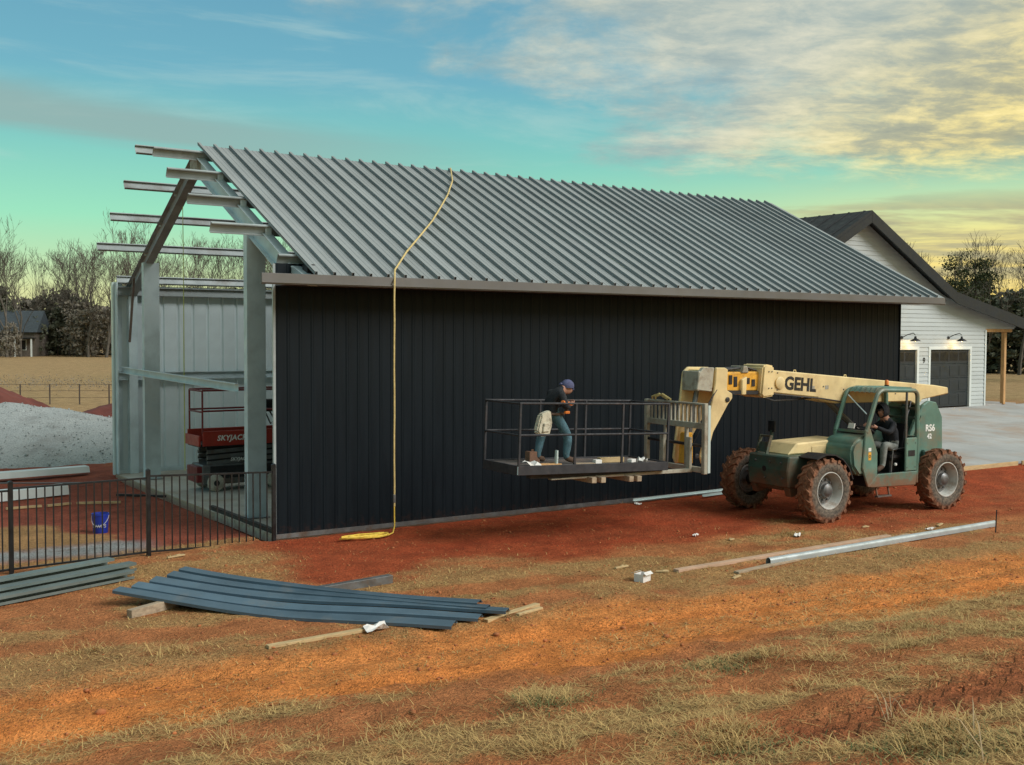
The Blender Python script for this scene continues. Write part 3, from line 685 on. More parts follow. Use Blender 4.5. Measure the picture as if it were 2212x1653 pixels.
for xx, yy, st_ in ((0, 1.08, 2), (0, -1.08, 2), (-3.5, 1.08, 0), (-3.5, -1.08, 0)):
    w_ = part('wheel', tele); w_.location = (xx, yy, .635); w_.rotation_euler = (0, random.uniform(0, 1), R(st_)+(0 if yy > 0 else math.pi))
    for nm, dm in (('tyre', tym), ('rim', rimm), ('wheel_disc', discm), ('hub', hubm)): link(nm, dm, w_)
    for k in range(10): link('lug_nut', lugm, w_, (.205*math.cos(k*math.pi/5), -.018, .205*math.sin(k*math.pi/5)))
for xx in (0, -3.5): MB().tube([(xx, -1.0, .635), (xx, 1.0, .635)], .12, 10).build('axle', M['dark'], tele)
# front mudguard
pts = [( .42*math.cos(a)*1.72, .635+.42*math.sin(a)*1.72) for a in [R(q) for q in (62, 85, 105, 125, 145, 165)]]
mg = MB().prism(pts+[(x*.965, .635+(z-.635)*.965) for x, z in pts[::-1]], 'y', .70, 1.20); mg.build('mudguard', M['dark'], tele)
# cab
cab = part('cab', tele); CY0, CY1 = .28, 1.12
nose = [(-.78, 1.05), (-.74, 1.35), (-.80, 1.50), (-.95, 1.60), (-1.16, 1.66), (-1.40, 1.66), (-1.40, .85), (-.95, .85)]
MB().prism(nose, 'y', CY0, CY1-.02).build('cab_nose', M['green'], cab, smooth=True, bevel=.05, seg=3)
MB().prism([(-1.02, 1.0), (-1.10, 1.78), (-1.24, 1.80), (-1.46, 1.30), (-1.46, .85), (-1.30, .60), (-1.18, .62)], 'y', CY1-.03, CY1+.02).build('side_panel', M['green'], cab, bevel=.015)
MB().prism([(-1.18, .62), (-1.30, .60), (-2.62, .57), (-2.66, .86), (-1.46, .86)], 'y', CY1-.04, CY1+.03).build('door_sill', M['green'], cab, bevel=.012)
MB().box(-2.62, -1.2, CY0, CY1-.05, .62, .82).build('cab_floor', M['dark'], cab)
MB().prism([(-2.31, .87), (-2.66, .87), (-2.70, 1.56), (-2.31, 1.56)], 'y', CY1-.03, CY1+.02).build('side_panel', M['green'], cab, bevel=.015)
MB().box(-2.70, -2.66, CY0, CY1-.04, .7, 1.56).build('back_panel', M['dkgreen'], cab, bevel=.01)
MB().box(-2.66, -1.2, CY0-.02, CY0, .85, 1.45).build('inner_panel', M['dkgreen'], cab)
def arc3(p, c, q, n=6):
    p, c, q = V(p), V(c), V(q); return [p.lerp(c, t).lerp(c.lerp(q, t), t) for t in [i/n for i in range(n+1)]]
for yy in (CY1-.01, CY0+.02):
    pts = [V((-1.14, yy, 1.72))]+arc3((-1.42, yy, 2.42), (-1.48, yy, 2.56), (-1.64, yy, 2.565))+arc3((-2.52, yy, 2.54), (-2.66, yy, 2.53), (-2.67, yy, 2.40))+[V((-2.68, yy, 1.5)), V((-2.66, yy, .62))]
    MB().tube(pts, .045, 8).build('roll_bar', M['green'], cab, smooth=True)
MB().tube([(-1.14, CY0+.02, 1.72), (-1.12, CY0+.02, 1.2)], .04, 8).build('roll_bar', M['green'], cab)
MB().tube([(-2.33, CY1-.01, 1.55), (-2.34, CY1-.01, 2.54)], .025, 8).build('door_post', M['grey'], cab)
MB().tube([(-2.68, CY0+.02, 1.56), (-2.68, CY1-.02, 1.56)], .03, 8).build('cross_bar', M['green'], cab)
rf = MB().prism([(-1.47, 2.52), (-1.55, 2.585), (-1.66, 2.60), (-2.6, 2.575), (-2.66, 2.53), (-2.6, 2.545), (-1.66, 2.57), (-1.57, 2.555)], 'y', CY0, CY1).build('cab_roof', M['green'], cab, smooth=True)
for k in range(6):
    y_ = CY0+.08+k*.125
    MB().prism([(-1.455, 2.50), (-1.53, 2.605), (-1.66, 2.632), (-2.58, 2.605), (-2.58, 2.57), (-1.66, 2.60), (-1.55, 2.58)], 'y', y_, y_+.055).build('roof_rib', M['green'], rf, bevel=.008)
MB().beam((-1.20, CY0+.05, 1.72), (-1.20, CY1-.05, 1.72), .03, .05).build('windscreen_sill', M['green'], cab)
MB().tube([(-1.42, CY0+.1, 2.44), (-1.30, CY1-.15, 2.08)], .012, 6).build('wiper_strut', M['galv'], cab)
MB().box(-1.38, -1.20, CY0+.08, CY1-.14, 1.62, 1.74).build('dashboard', M['dark'], cab, bevel=.03)
MB().obox((-1.26, .62, 1.82), (.02, .16, .11), (0, -.3, 0)).build('gauge_panel', M['paper'], cab)
sw = part('steering_wheel', cab)
b = MB(); cpt = V((-1.62, .66, 1.72)); ax = V((-.45, 0, .9)).normalized(); e1 = V((0, 1, 0)); e2 = ax.cross(e1)
ring = [cpt+(e1*math.cos(a)+e2*math.sin(a))*.19 for a in [2*math.pi*i/20 for i in range(21)]]
b.tube(ring, .015, 6).build('wheel_ring', M['dark'], sw)
MB().tube([cpt, cpt-ax*.35], .03, 8).build('steering_column', M['dark'], sw)
MB().beam(cpt-e1*.18, cpt+e1*.18, .03, .015).build('wheel_spoke', M['dark'], sw)
seat = part('seat', cab)
MB().box(-2.52, -2.08, .45, .98, 1.10, 1.24).build('seat_cushion', M['dark'], seat, bevel=.04, seg=2)
MB().obox((-2.54, .71, 1.52), (.12, .50, .62), (0, -.12, 0)).build('seat_back', M['dark'], seat, bevel=.04, seg=2)
MB().box(-2.45, -2.12, .55, .88, .82, 1.10).build('seat_base', M['dark'], seat)
MB().tube([(-2.05, .98, .85), (-2.10, .98, 1.32), (-2.5, .98, 1.34)], .014, 6).build('lever', M['grey'], cab)
MB().lathe([(.005, 0), (.028, .006), (.034, .03), (.024, .055), (.005, .06)], (-2.16, 1.0, .98), 'z', 10).build('knob', M['paper'], cab, smooth=True)
wr = part('rear_frame', cab)
for z_ in (1.95, 2.15): MB().beam((-2.68, CY0+.06, z_), (-2.68, CY1-.06, z_), .02, .05).build('rear_slat', M['dkgreen'], wr)
st = part('step', tele)
for xx in (-1.50, -1.86): MB().tube([(xx, 1.06, .60), (xx-.01, 1.10, .40)], .022, 6).build('step_hanger', M['dkgreen'], st)
MB().beam((-1.48, 1.10, .40), (-1.89, 1.10, .40), .09, .03).build('step_tread', M['grey'], st)
be = part('beacon', tele)
MB().lathe([(.05, 0), (.05, .035), (.04, .04)], (-2.30, .62, 2.60), 'z', 12).build('beacon_base', M['dark'], be)
MB().lathe([(.042, .04), (.042, .12), (.03, .14), (.005, .145)], (-2.30, .62, 2.60), 'z', 12).build('beacon_lens', M['orange'], be, smooth=True)
dec = part('warning_decal', tele)
MB().box(-1.26, -1.18, CY1+.021, CY1+.023, 1.16, 1.32).build('decal_sheet', M['yellow'], dec)
MB().box(-1.26, -1.18, CY1+.021, CY1+.023, 1.34, 1.41).build('decal_sheet', M['wletter'], dec)
MB().lathe([(.03, 0), (.03, .003), (.018, .003), (.018, 0)], (-1.22, CY1+.023, 1.24), 'y', 14, False).build('decal_ring', M['letter'], dec)
# rear tower and tail
tw = part('boom_tower', tele)
pl = [(-3.15, .85), (-3.05, 1.25), (-3.40, 1.90), (-3.62, 2.18), (-3.80, 2.26), (-4.05, 2.22), (-4.25, 1.9), (-4.28, 1.05), (-4.15, .85)]
for y_ in (.42, -.50): MB().prism(pl, 'y', y_, y_+.10).build('tower_plate', M['green'], tw, bevel=.02)
MB().prism([(-3.95, .9), (-3.98, 2.15), (-4.22, 1.88), (-4.25, 1.0)], 'y', -.395, .415).build('tower_back', M['dkgreen'], tw, bevel=.02)
MB().prism([(-3.20, 1.30), (-3.52, 1.95), (-3.40, 1.60), (-3.30, 1.3)], 'y', .52, .54).build('tower_rib', M['green'], tw)
MB().prism([(-3.55, .72), (-3.55, 1.2), (-4.35, 1.15), (-4.45, .75)], 'y', -.62, .62).build('counterweight', M['dkgreen'], tele, bevel=.03)
link('lettering', text_mesh('RS6', .20, M['wletter'], .006, .002), tw, (-3.84, .523, 1.66), (R(90), 0, math.pi))
link('lettering', text_mesh('42', .15, M['wletter'], .005, .002), tw, (-3.82, .523, 1.48), (R(90), 0, math.pi))
for k in range(3): MB().tube([(-3.0, .44+.03*k, .95), (-2.95-.03*k, .50, 1.3), (-3.15, .40, 1.75), (-3.5, .25, 2.15), (-3.6, .2, 2.3)], .016, 6).build('hydraulic_hose', M['dark'], tele, smooth=True)
# boom
boom = part('boom', tele); boom.location.x = .17; BY0, BY1 = -.26, .24
MB().prism([(-4.98, 2.38), (-4.96, 2.52), (-4.5, 2.58), (.5, 2.985), (.5, 2.53), (-.85, 2.395), (-.88, 2.34), (-1.4, 2.26), (-3.7, 2.24), (-3.9, 2.15), (-4.0, 2.17), (-4.1, 2.27)], 'y', BY0, BY1).build('boom_tube', M['cream'], boom, bevel=.02)
MB().prism([(.43, 2.46), (.74, 2.43), (.80, 2.50), (.74, 3.06), (.66, 3.10), (.44, 3.06)], 'y', BY0-.07, BY1+.07).build('boom_collar', M['cream'], boom, bevel=.035, seg=2)
for xx, zz in ((.52, 2.62), (.60, 2.62), (.52, 2.95), (.60, 2.95)): MB().lathe([(.014, 0), (.014, .012)], (xx, BY1+.07, zz), 'y', 8).build('collar_bolt', M['grey'], boom)
MB().lathe([(.12, .0), (.125, .03), (.09, .045), (.01, .05)], (.24, BY1, 2.72), 'y', 20).build('pin_boss', M['cream'], boom, smooth=True)
MB().box(.7, 1.75, BY0+.05, BY1-.05, 2.56, 2.95).build('inner_boom', M['yellow'], boom, bevel=.03)
MB().prism([(1.14, 2.50), (1.26, 2.50), (1.26, 2.80), (1.12, 2.86)], 'y', BY0, BY1+.02).build('hose_clamp', M['cream'], boom, bevel=.015)
MB().prism([(.80, 2.50), (1.60, 2.52), (1.66, 2.60), (.80, 2.57)], 'y', BY0+.02, BY1).build('wear_strip', M['dark'], boom)
for k in range(5): MB().tube([(.78, BY0+.08+k*.08, 2.97), (1.0, BY0+.08+k*.08, 3.03+.01*(k % 2)), (1.3, BY0+.1+k*.07, 3.02), (1.62, BY0+.1+k*.07, 2.99)], .018, 6).build('hydraulic_hose', M['dark'], boom, smooth=True)
for k, x_ in enumerate((.86, 1.0, 1.33, 1.46)): MB().box(x_, x_+.09, BY1-.049, BY1-.035, 2.66+.05*(k % 2), 2.80+.03*k).build('valve_block', M['dark'], boom, bevel=.006)
MB().prism([(1.05, 2.93), (1.22, 2.93), (1.18, 3.07), (1.08, 3.06)], 'y', BY0+.1, BY1-.02).build('hose_bracket', M['cream2'], boom, bevel=.01)
for xx, zz in ((-.42, 2.915), (-1.9, 2.795)): MB().tube([(xx-.05, 0, zz-.02), (xx-.02, 0, zz+.045), (xx+.02, 0, zz+.045), (xx+.05, 0, zz-.02)], .012, 6).build('lift_eye', M['cream'], boom)
hd = part('boom_head', boom)
hp = [(1.62, 3.0), (1.70, 3.04), (2.22, 3.05), (2.34, 2.95), (2.56, 1.30), (2.50, 1.18), (2.28, 1.20), (2.12, 1.66), (1.58, 2.36), (1.50, 2.46), (1.53, 2.55), (1.66, 2.60)]
MB().prism(hp, 'y', BY0-.02, BY0+.04).build('head_plate', M['cream'], boom, bevel=.015)
hp2 = [(1.62, 3.0), (1.70, 3.04), (1.93, 3.045), (1.95, 2.72), (2.02, 2.40), (2.30, 1.34), (2.26, 1.20), (2.14, 1.30), (1.98, 1.80), (1.60, 2.34), (1.50, 2.44), (1.50, 2.53), (1.64, 2.60)]
MB().prism(hp2, 'y', BY1-.04, BY1+.02).build('head_plate', M['cream'], boom, bevel=.015)
MB().prism([(1.965, 3.045), (2.22, 3.05), (2.34, 2.95), (2.40, 2.62), (2.02, 2.58)], 'y', BY1-.10, BY1+.01).build('head_plate', M['cream2'], boom, bevel=.012)
for k in range(2): MB().tube([(1.9, BY1-.02+.03*k, 2.62), (2.1+.03*k, BY1+.03, 2.35), (2.3, BY1+.02, 1.9), (2.42, BY1-.05, 1.6)], .014, 6).build('hydraulic_hose', M['dark'], boom, smooth=True)
bpy.data.objects.remove(hd)
MB().prism([(1.75, 2.98), (2.20, 3.0), (2.28, 2.72), (1.75, 2.62)], 'y', BY0+.041, BY1-.041).build('head_box', M['cream'], boom)
MB().prism([(2.29, 2.98), (2.32, 2.60), (2.37, 2.60), (2.35, 2.98)], 'y', BY0+.02, BY1+.0).build('head_cap', M['cream2'], boom, bevel=.01)
MB().tube([(2.18, 0, 2.65), (2.38, 0, 1.7)], .05, 10).build('tilt_cylinder', M['grey'], boom)
MB().tube([(2.38, 0, 1.7), (2.44, 0, 1.40)], .03, 10).build('cylinder_rod', M['yellow'], boom)
MB().prism([(2.36, 1.80), (2.48, 1.80), (2.53, 1.2), (2.34, 1.2)], 'y', -.14, .10).build('tilt_link', M['yellow'], boom, bevel=.015)
for xx, zz in ((1.64, 2.42), (2.40, 1.36)): MB().lathe([(.05, 0), (.05, .02), (.03, .025)], (xx, BY1+.02, zz), 'y', 12).build('pivot_pin', M['dark'], boom)
link('lettering', text_mesh('GEHL', .36, M['letter'], .014, .002, 0, 1.0), boom, (-.34, BY1+.003, 2.668), (R(90), R(4.7), math.pi))
lg = MB()
for i in range(9):
    a0, a1 = R(200+i*20), R(220+i*20); lg.add([(.34-.12*math.cos(a)*1.0, BY1+.0525 if False else BY1+.004, 2.73+r_*math.sin(a)) for a in (a0, a1) for r_ in (.115, .125)], [(0, 1, 3, 2)])
for k, (x_, z_) in enumerate(((-1.0, 2.62), (-1.6, 2.55), (-2.4, 2.5), (-3.2, 2.42), (.30, 2.92), (.30, 2.58))): MB().lathe([(.016, 0), (.016, .01)], (x_, BY1, z_), 'y', 6).build('boom_bolt', M['grey'], boom)
for x_, w2 in ((-.75, .16), (-1.15, .10)): MB().box(x_, x_+w2, BY1, BY1+.003, 2.56, 2.64).build('boom_decal', M['cream2'], boom)
MB().tube([(.40, BY1+.01, 2.50), (-.2, BY1+.03, 2.44), (-.9, BY1+.03, 2.38), (-1.5, BY1+.02, 2.30)], .015, 6).build('hydraulic_line', M['dark'], boom)
MB().tube([(.75, .1, 2.48), (.3, .15, 2.36), (-.3, .1, 2.36), (-.85, .05, 2.38)], .018, 6).build('hydraulic_hose', M['dark'], boom, smooth=True)
MB().tube([(-1.2, .0, 2.30), (-2.6, -.05, 1.35)], .06, 10).build('lift_cylinder', M['grey'], tele)
for k, (y_, z_) in enumerate(((.55, 1.15), (.25, 1.15), (-.15, 1.15), (.60, .85), (.1, .82))): MB().lathe([(.022, .645), (.022, .672)], (0, y_, z_), 'x', 6).build('frame_bolt', M['grey'], tele)
for x_ in (-2.35, -2.60): 
    for z_ in (.95, 1.45): MB().lathe([(.012, 0), (.012, .01)], (x_, CY1+.02, z_), 'y', 6).build('panel_bolt', M['grey'], tele)
MB().box(-2.58, -2.38, CY1+.021, CY1+.027, 1.18, 1.30).build('door_latch', M['dark'], tele)
# carriage, forks
car = part('carriage', tele); CXX = 2.79
for y_ in (-1.02, .70): MB().box(CXX-.04, CXX+.05, y_, y_+.09, 1.08, 2.40).build('carriage_post', M['cream2'], car, bevel=.01)
for y_ in (-.42, .20): MB().box(CXX-.03, CXX+.04, y_, y_+.06, 1.16, 2.00).build('carriage_post', M['cream2'], car, bevel=.008)
for z0_, z1_ in ((1.10, 1.20), (1.92, 2.03), (2.36, 2.40)): MB().box(CXX-.035, CXX+.045, -.93, .70, z0_, z1_).build('carriage_bar', M['cream2'], car, bevel=.008)
for k in range(13): MB().box(CXX-.01, CXX+.025, -.84+k*.118, -.84+k*.118+.030, 2.03, 2.36).build('backrest_bar', M['cream2'], car)
MB().tube([(CXX, -.95, 1.62), (CXX, .72, 1.60)], .03, 8).build('fork_shaft', M['dark'], car)
MB().box(CXX-.10, CXX-.042, .76, .79, 1.1, 2.36).build('side_guard', M['palebluetrim'], car)
for y_ in (-.45, .33): MB().prism([(CXX+.05, 1.75), (CXX+.11, 1.75), (CXX+.12, 1.16), (6.0, 1.165), (6.0, 1.14), (CXX+.05, 1.09)], 'y', y_, y_+.12).build('fork', M['cream2'], tele, bevel=.006)
for k in range(2): MB().tube([(CXX-.02, -.85+.1*k, 2.38), (CXX+.06, -.75+.1*k, 2.46), (CXX+.05, -.55+.1*k, 2.52), (CXX, -.35+.1*k, 2.42)], .02, 6).build('strap', M['rope'], car)

# driver
DJ = dict(pelvis=((-2.40, .71, 1.32), .15), spine=((-2.36, .71, 1.52), .155), chest=((-2.28, .71, 1.78), (.17, .15)), neck=((-2.16, .71, 1.95), .075), headb=((-2.08, .71, 2.05), .10), headt=((-2.05, .71, 2.19), .095), nose=((-1.955, .71, 2.08), .022),
          shL=((-2.24, .90, 1.84), .085), elL=((-2.02, .95, 1.66), .062), wrL=((-1.80, .80, 1.78), .042), shR=((-2.24, .52, 1.84), .085), elR=((-2.02, .47, 1.66), .062), wrR=((-1.80, .56, 1.80), .042),
          hipL=((-2.34, .82, 1.32), .11), knL=((-1.96, .87, 1.42), .085), anL=((-1.92, .87, .97), .06), toeL=((-1.72, .87, .88), .05), hipR=((-2.34, .60, 1.32), .11), knR=((-1.96, .56, 1.42), .085), anR=((-1.86, .56, .97), .06), toeR=((-1.66, .56, .88), .05))
DB = [('pelvis', 'spine', 0), ('spine', 'chest', 0), ('chest', 'neck', 0), ('neck', 'headb', 1), ('headb', 'headt', 1), ('headb', 'nose', 1), ('chest', 'shL', 0), ('shL', 'elL', 0), ('elL', 'wrL', 0), ('chest', 'shR', 0), ('shR', 'elR', 0), ('elR', 'wrR', 0),
      ('pelvis', 'hipL', 2), ('hipL', 'knL', 2), ('knL', 'anL', 2), ('anL', 'toeL', 3), ('pelvis', 'hipR', 2), ('hipR', 'knR', 2), ('knR', 'anR', 2), ('anR', 'toeR', 3)]
drv = person('person', 'driver in dark hooded jacket and grey trousers seated in the telehandler cab', DJ, DB, [M['jacket'], M['skin'], M['greypant'], M['boot']], TM)
def ell(c, r, mt, name, parent, n=16, cut=None):
    b = MB(); prof = [(max(.001, math.sin(a)), -math.cos(a)) for a in [math.pi*i/10 for i in range(11)] if cut is None or -math.cos(a) >= cut]
    b.lathe(prof, (0, 0, 0), 'z', n).xf(Matrix.Translation(V(c)) @ Matrix.Diagonal((*r, 1)))
    return b.build(name, mt, parent, smooth=True)
hood = MB(); hood.lathe([(.001, -1), (.5, -.86), (.86, -.5), (1, 0), (.97, .3), (.86, .62), (.80, .60), (.88, .3), (.9, 0)], (0, 0, 0), 'x', 18, False).xf(Matrix.Translation((-2.09, .71, 2.12)) @ Matrix.Rotation(R(10), 4, 'Y') @ Matrix.Diagonal((.15, .135, .165, 1))).build('hood', M['jacket'], drv, smooth=True)
MB().tube([(-1.965, .66, 2.13), (-1.955, .76, 2.13)], .018, 6).build('eye_shadow', M['dark'], drv)
hand(drv, (-1.80, .80, 1.78), (.75, -.1, .25), (0, -.3, -1)); hand(drv, (-1.80, .56, 1.80), (.75, .1, .25), (0, .3, -1))

# ------------------------------------------------------------------ work platform on the forks, worker
BM = TM @ Matrix.Translation((3.52, -.02, 1.20)) @ Matrix.Rotation(R(-1.8), 4, 'Y')
bas = thing('work_platform', 'black steel work platform with railings carried on the telehandler forks', 'work platform'); bas.matrix_world = BM
BLX, BY = 3.24, .60
dk_ = MB().box(.04, BLX-.04, -BY+.04, BY-.04, .09, .115).build('deck', mat('deck_plate', (.13, .12, .115), .6, .3, .35, 5, (.26, .17, .12), .35, 2), bas)
for y_ in (-BY, BY-.04): MB().box(0, BLX, y_, y_+.04, -.02, .14).build('side_channel', M['steelbar'], bas, bevel=.005)
for x_ in (0, BLX-.04): MB().box(x_, x_+.04, -BY+.041, BY-.041, -.02, .14).build('end_channel', M['steelbar'], bas, bevel=.005)
MB().box(BLX+.001, BLX+.004, BY-.03, BY-.002, -.01, .13).build('end_tab', M['galv'], bas)
xs4 = (.02, 1.06, 2.08, BLX-.02)
for y_ in (-BY+.02, BY-.02):
    for x_ in xs4: MB().box(x_-.018, x_+.018, y_-.018, y_+.018, .14, 1.20).build('rail_post', M['steelbar'], bas)
    for z_ in (.66, 1.20): MB().tube([(0, y_, z_), (BLX, y_, z_)], .019, 8).build('guard_rail', M['steelbar'], bas)
for x_ in (.02, BLX-.02):
    for z_ in (.655, 1.195): MB().tube([(x_, -BY+.02, z_), (x_, BY-.02, z_)], .018, 8).build('guard_rail', M['steelbar'], bas)
for y_ in (-.46, .32): MB().box(.3, 2.9, y_, y_+.14, -.10, -.021).build('fork_pocket', M['steelbar'], bas)
for x_ in (.62, .80, 1.42, 1.62): MB().box(x_, x_+.10, -BY+.1, BY+.02, -.20, -.101).build('timber_skid', M['oldwood'], bas, bevel=.005)
DZ = .115
def ondeck(name, label, cat, x, y, fn, rz=0):
    o = fn(); o.name = name; tag(o, label, cat); o.matrix_world = BM @ Matrix.Translation((x, y, DZ)) @ Matrix.Rotation(rz, 4, 'Z'); return o
def crumple(sx, sy, sz, mt, seed):
    r = random.Random(seed); b = MB(); n = 5
    vs_ = [((i/(n-1)-.5)*sx, (j/(n-1)-.5)*sy, sz*r.random()) for i in range(n) for j in range(n)]
    vs2 = [(x, y, z-.004) for x, y, z in vs_]; k = n*n
    fs = [(i*n+j, (i+1)*n+j, (i+1)*n+j+1, i*n+j+1) for i in range(n-1) for j in range(n-1)]
    return b.add(vs_, fs).add(vs2, [f[::-1] for f in fs]).build('scrap', mt)
ondeck('screw_box', 'small white box lying mid-deck on the work platform', 'box', 1.42, .34, lambda: MB().box(-.07, .07, -.05, .05, 0, .07).build('b', M['paper'], None, bevel=.006))
ondeck('screw_box', 'white carton on the platform deck nearest the telehandler', 'box', .62, .30, lambda: MB().box(-.08, .08, -.05, .05, 0, .06).build('b', M['paper'], None, bevel=.006), .4)
ondeck('wood_block', 'tan lumber offcut lying on the deck between the rail posts', 'lumber offcut', 1.02, .20, lambda: MB().box(-.28, .28, -.05, .05, 0, .09).build('b', M['tan'], None, bevel=.005), .05)
ondeck('plastic_scrap', 'crumpled white wrapper on the platform deck by the white carton', 'wrapper', .42, .36, lambda: crumple(.16, .14, .1, M['paper'], 2))
ondeck('plastic_scrap', 'crumpled white wrapper at the outer corner of the platform', 'wrapper', 2.86, .42, lambda: crumple(.34, .2, .1, M['paper'], 4))
ondeck('wood_block', 'reddish board offcut on the deck behind the worker', 'lumber offcut', 2.48, .38, lambda: MB().box(-.22, .22, -.08, .08, 0, .03).build('b', M['pine'], None, bevel=.004))
ondeck('tool_box', 'brown tool box standing on the deck behind the worker', 'tool box', 2.52, -.1, lambda: MB().box(-.11, .11, -.08, .08, 0, .2).add([(-.03, -.01, .2), (.03, -.01, .2), (.03, .01, .2), (-.03, .01, .2), (-.03, -.01, .235), (.03, -.01, .235), (.03, .01, .235), (-.03, .01, .235)], [(4, 5, 6, 7), (0, 1, 5, 4), (2, 3, 7, 6), (1, 2, 6, 5), (3, 0, 4, 7)]).build('b', mat('brown_box', (.2, .1, .06), .6), None, bevel=.008))
ondeck('wood_block', 'flat plywood offcut under the worker\'s feet side of the deck', 'lumber offcut', 1.72, .36, lambda: MB().box(-.2, .2, -.07, .07, 0, .02).build('b', M['oldwood'], None, bevel=.003), -.1)
ondeck('spirit_level', 'pale upright level tool beside the worker\'s boot', 'level', 2.34, .40, lambda: MB().box(-.015, .015, -.03, .03, 0, .26).box(-.018, .018, -.034, .034, .11, .15).build('b', M['palebluetrim'], None))

WJ = dict(pelvis=((2.12, .06, .83), (.155, .135)), spine=((2.16, .06, .99), (.15, .13)), chest=((2.10, .06, 1.20), (.175, .15)), neck=((1.93, .06, 1.30), .078), headb=((1.82, .06, 1.31), .10), headt=((1.77, .06, 1.42), .098), nose=((1.71, .06, 1.29), .022), chin=((1.75, .06, 1.22), .045),
          shN=((2.06, .28, 1.26), .085), elN=((2.02, .36, 1.00), .062), wrN=((1.82, .20, 1.05), .042), shF=((2.04, -.16, 1.26), .085), elF=((1.90, -.22, 1.03), .062), wrF=((1.72, -.08, 1.04), .042),
          hipN=((2.04, .17, .80), .115), knN=((1.84, .20, .46), .088), anN=((1.88, .20, .10), .065), toeN=((1.70, .22, .045), .05), hipF=((2.16, -.05, .80), .115), knF=((2.25, -.06, .46), .085), anF=((2.32, -.06, .10), .062), toeF=((2.14, -.08, .045), .05))
WB = [('pelvis', 'spine', 0), ('spine', 'chest', 0), ('chest', 'neck', 0), ('neck', 'headb', 1), ('headb', 'headt', 1), ('headb', 'nose', 1), ('headb', 'chin', 1), ('chest', 'shN', 0), ('shN', 'elN', 0), ('elN', 'wrN', 0), ('chest', 'shF', 0), ('shF', 'elF', 0), ('elF', 'wrF', 0),
      ('pelvis', 'hipN', 2), ('hipN', 'knN', 2), ('knN', 'anN', 2), ('anN', 'toeN', 3), ('pelvis', 'hipF', 2), ('hipF', 'knF', 2), ('knF', 'anF', 2), ('anF', 'toeF', 3)]
WM = BM @ Matrix.Translation((.13, 0, DZ))
wk = person('person', 'worker in dark jacket, jeans and slate blue cap bending over on the work platform', WJ, WB, [M['jacket'], M['skin'], M['denim'], M['boot']], WM)
cp = part('cap', wk)
ell((1.80, .06, 1.375), (.128, .118, .118), M['hat'], 'cap_crown', cp, cut=-.4)
MB().tube([(1.72, .00, 1.33), (1.672, .06, 1.305), (1.72, .12, 1.33)], .024, 6).build('cap_peak', M['hat'], cp, smooth=True)
MB().tube([(1.90, .06, 1.40), (1.96, .06, 1.415)], .024, 6).build('cap_knot', M['hat'], cp, smooth=True)
hand(wk, (1.82, .20, 1.05), (-.8, -.3, .25), (0, -.4, 1)); hand(wk, (1.72, -.08, 1.04), (-.8, .2, .2), (0, .5, 1))
MB().tube([(2.26, .20, .88), (2.12, .235, .88), (1.95, .2, .88), (1.91, .06, .88), (1.98, -.1, .88)], .024, 6).build('tool_belt', M['boot'], wk)
pch = MB().prism([(2.26, .95), (2.46, .88), (2.54, .58), (2.46, .49), (2.28, .50), (2.22, .70)], 'y', .12, .27).build('tool_pouch', M['canvas'], wk, bevel=.025, seg=2)
MB().prism([(2.29, .76), (2.42, .72), (2.44, .57), (2.30, .58)], 'y', .272, .30).build('pouch_pocket', M['canvas'], pch, bevel=.01)
dr = thing('power_drill', 'orange cordless drill held by the worker on the platform', 'drill'); dr.matrix_world = WM
MB().tube([(2.10, .37, 1.10), (1.92, .30, 1.06), (1.84, .25, 1.045)], [.035, .038, .022], 8).build('drill_body', M['orange'], dr, smooth=True)
MB().beam((1.98, .32, 1.06), (1.96, .31, .94), .045, .05, (1, 0, 0)).build('drill_handle', M['dark'], dr, bevel=.01)
MB().box(1.91, 2.01, .28, .34, .89, .94).build('battery', M['orange'], dr, bevel=.01)

# ------------------------------------------------------------------ house
HY, GZ = 8.29, .82
house = thing('farm_house', 'white sided house with steep dark gable roof and two garage doors', 'house')
ap = (26.4, 8.10); kR = (31.66, 5.26); eR = (36.85, 4.18); eL = (20.6, 5.1)
def xr(z): 
    return ap[0]+(ap[1]-z)/(ap[1]-kR[1])*(kR[0]-ap[0]) if z > kR[1] else kR[0]+(kR[1]-z)/(kR[1]-eR[1])*(eR[0]-kR[0])
def xl(z): return max(21.4, ap[0]-(ap[1]-z)/(ap[1]-eL[1])*(ap[0]-eL[0]))
sid = part('gable_siding', house); bh = .165; z = GZ-.05
doors = [(27.3, 29.94, 3.13), (30.80, 33.42, 3.13)]
while z < ap[1]-.1:
    z1 = min(z+bh, ap[1]-.05)
    def lim(q): 
        return xl(q)+.02, (34.5 if q < 3.95 else min(xr(q), 36.7)-.02)
    (a0, b0), (a1, b1) = lim(z), lim(z1-.001)
    if z < 3.95 <= z1: b1 = b0 = 34.5
    segs = [(a0, b0, a1, b1)]
    for (dx0, dx1, dt) in doors:
        if z < dt+.10:
            ns = []
            for (p0, q0, p1, q1) in segs:
                if q0 < dx0-.1 or p0 > dx1+.1: ns.append((p0, q0, p1, q1)); continue
                ns.append((p0, dx0-.12, p1, dx0-.12)); ns.append((dx1+.12, q0, dx1+.12, q1))
            segs = ns
    for (p0, q0, p1, q1) in segs:
        if q0-p0 < .05: continue
        MB().add([(p0, HY-.030, z), (q0, HY-.030, z), (q1, HY-.006, z1+.012), (p1, HY-.006, z1+.012), (p0, HY, z), (q0, HY, z), (q1, HY, z1+.012), (p1, HY, z1+.012)],
                 [(0, 1, 2, 3), (5, 4, 7, 6), (0, 4, 5, 1), (3, 2, 6, 7), (0, 3, 7, 4), (1, 5, 6, 2)]).build('siding_board', M['siding'], sid)
    z += bh
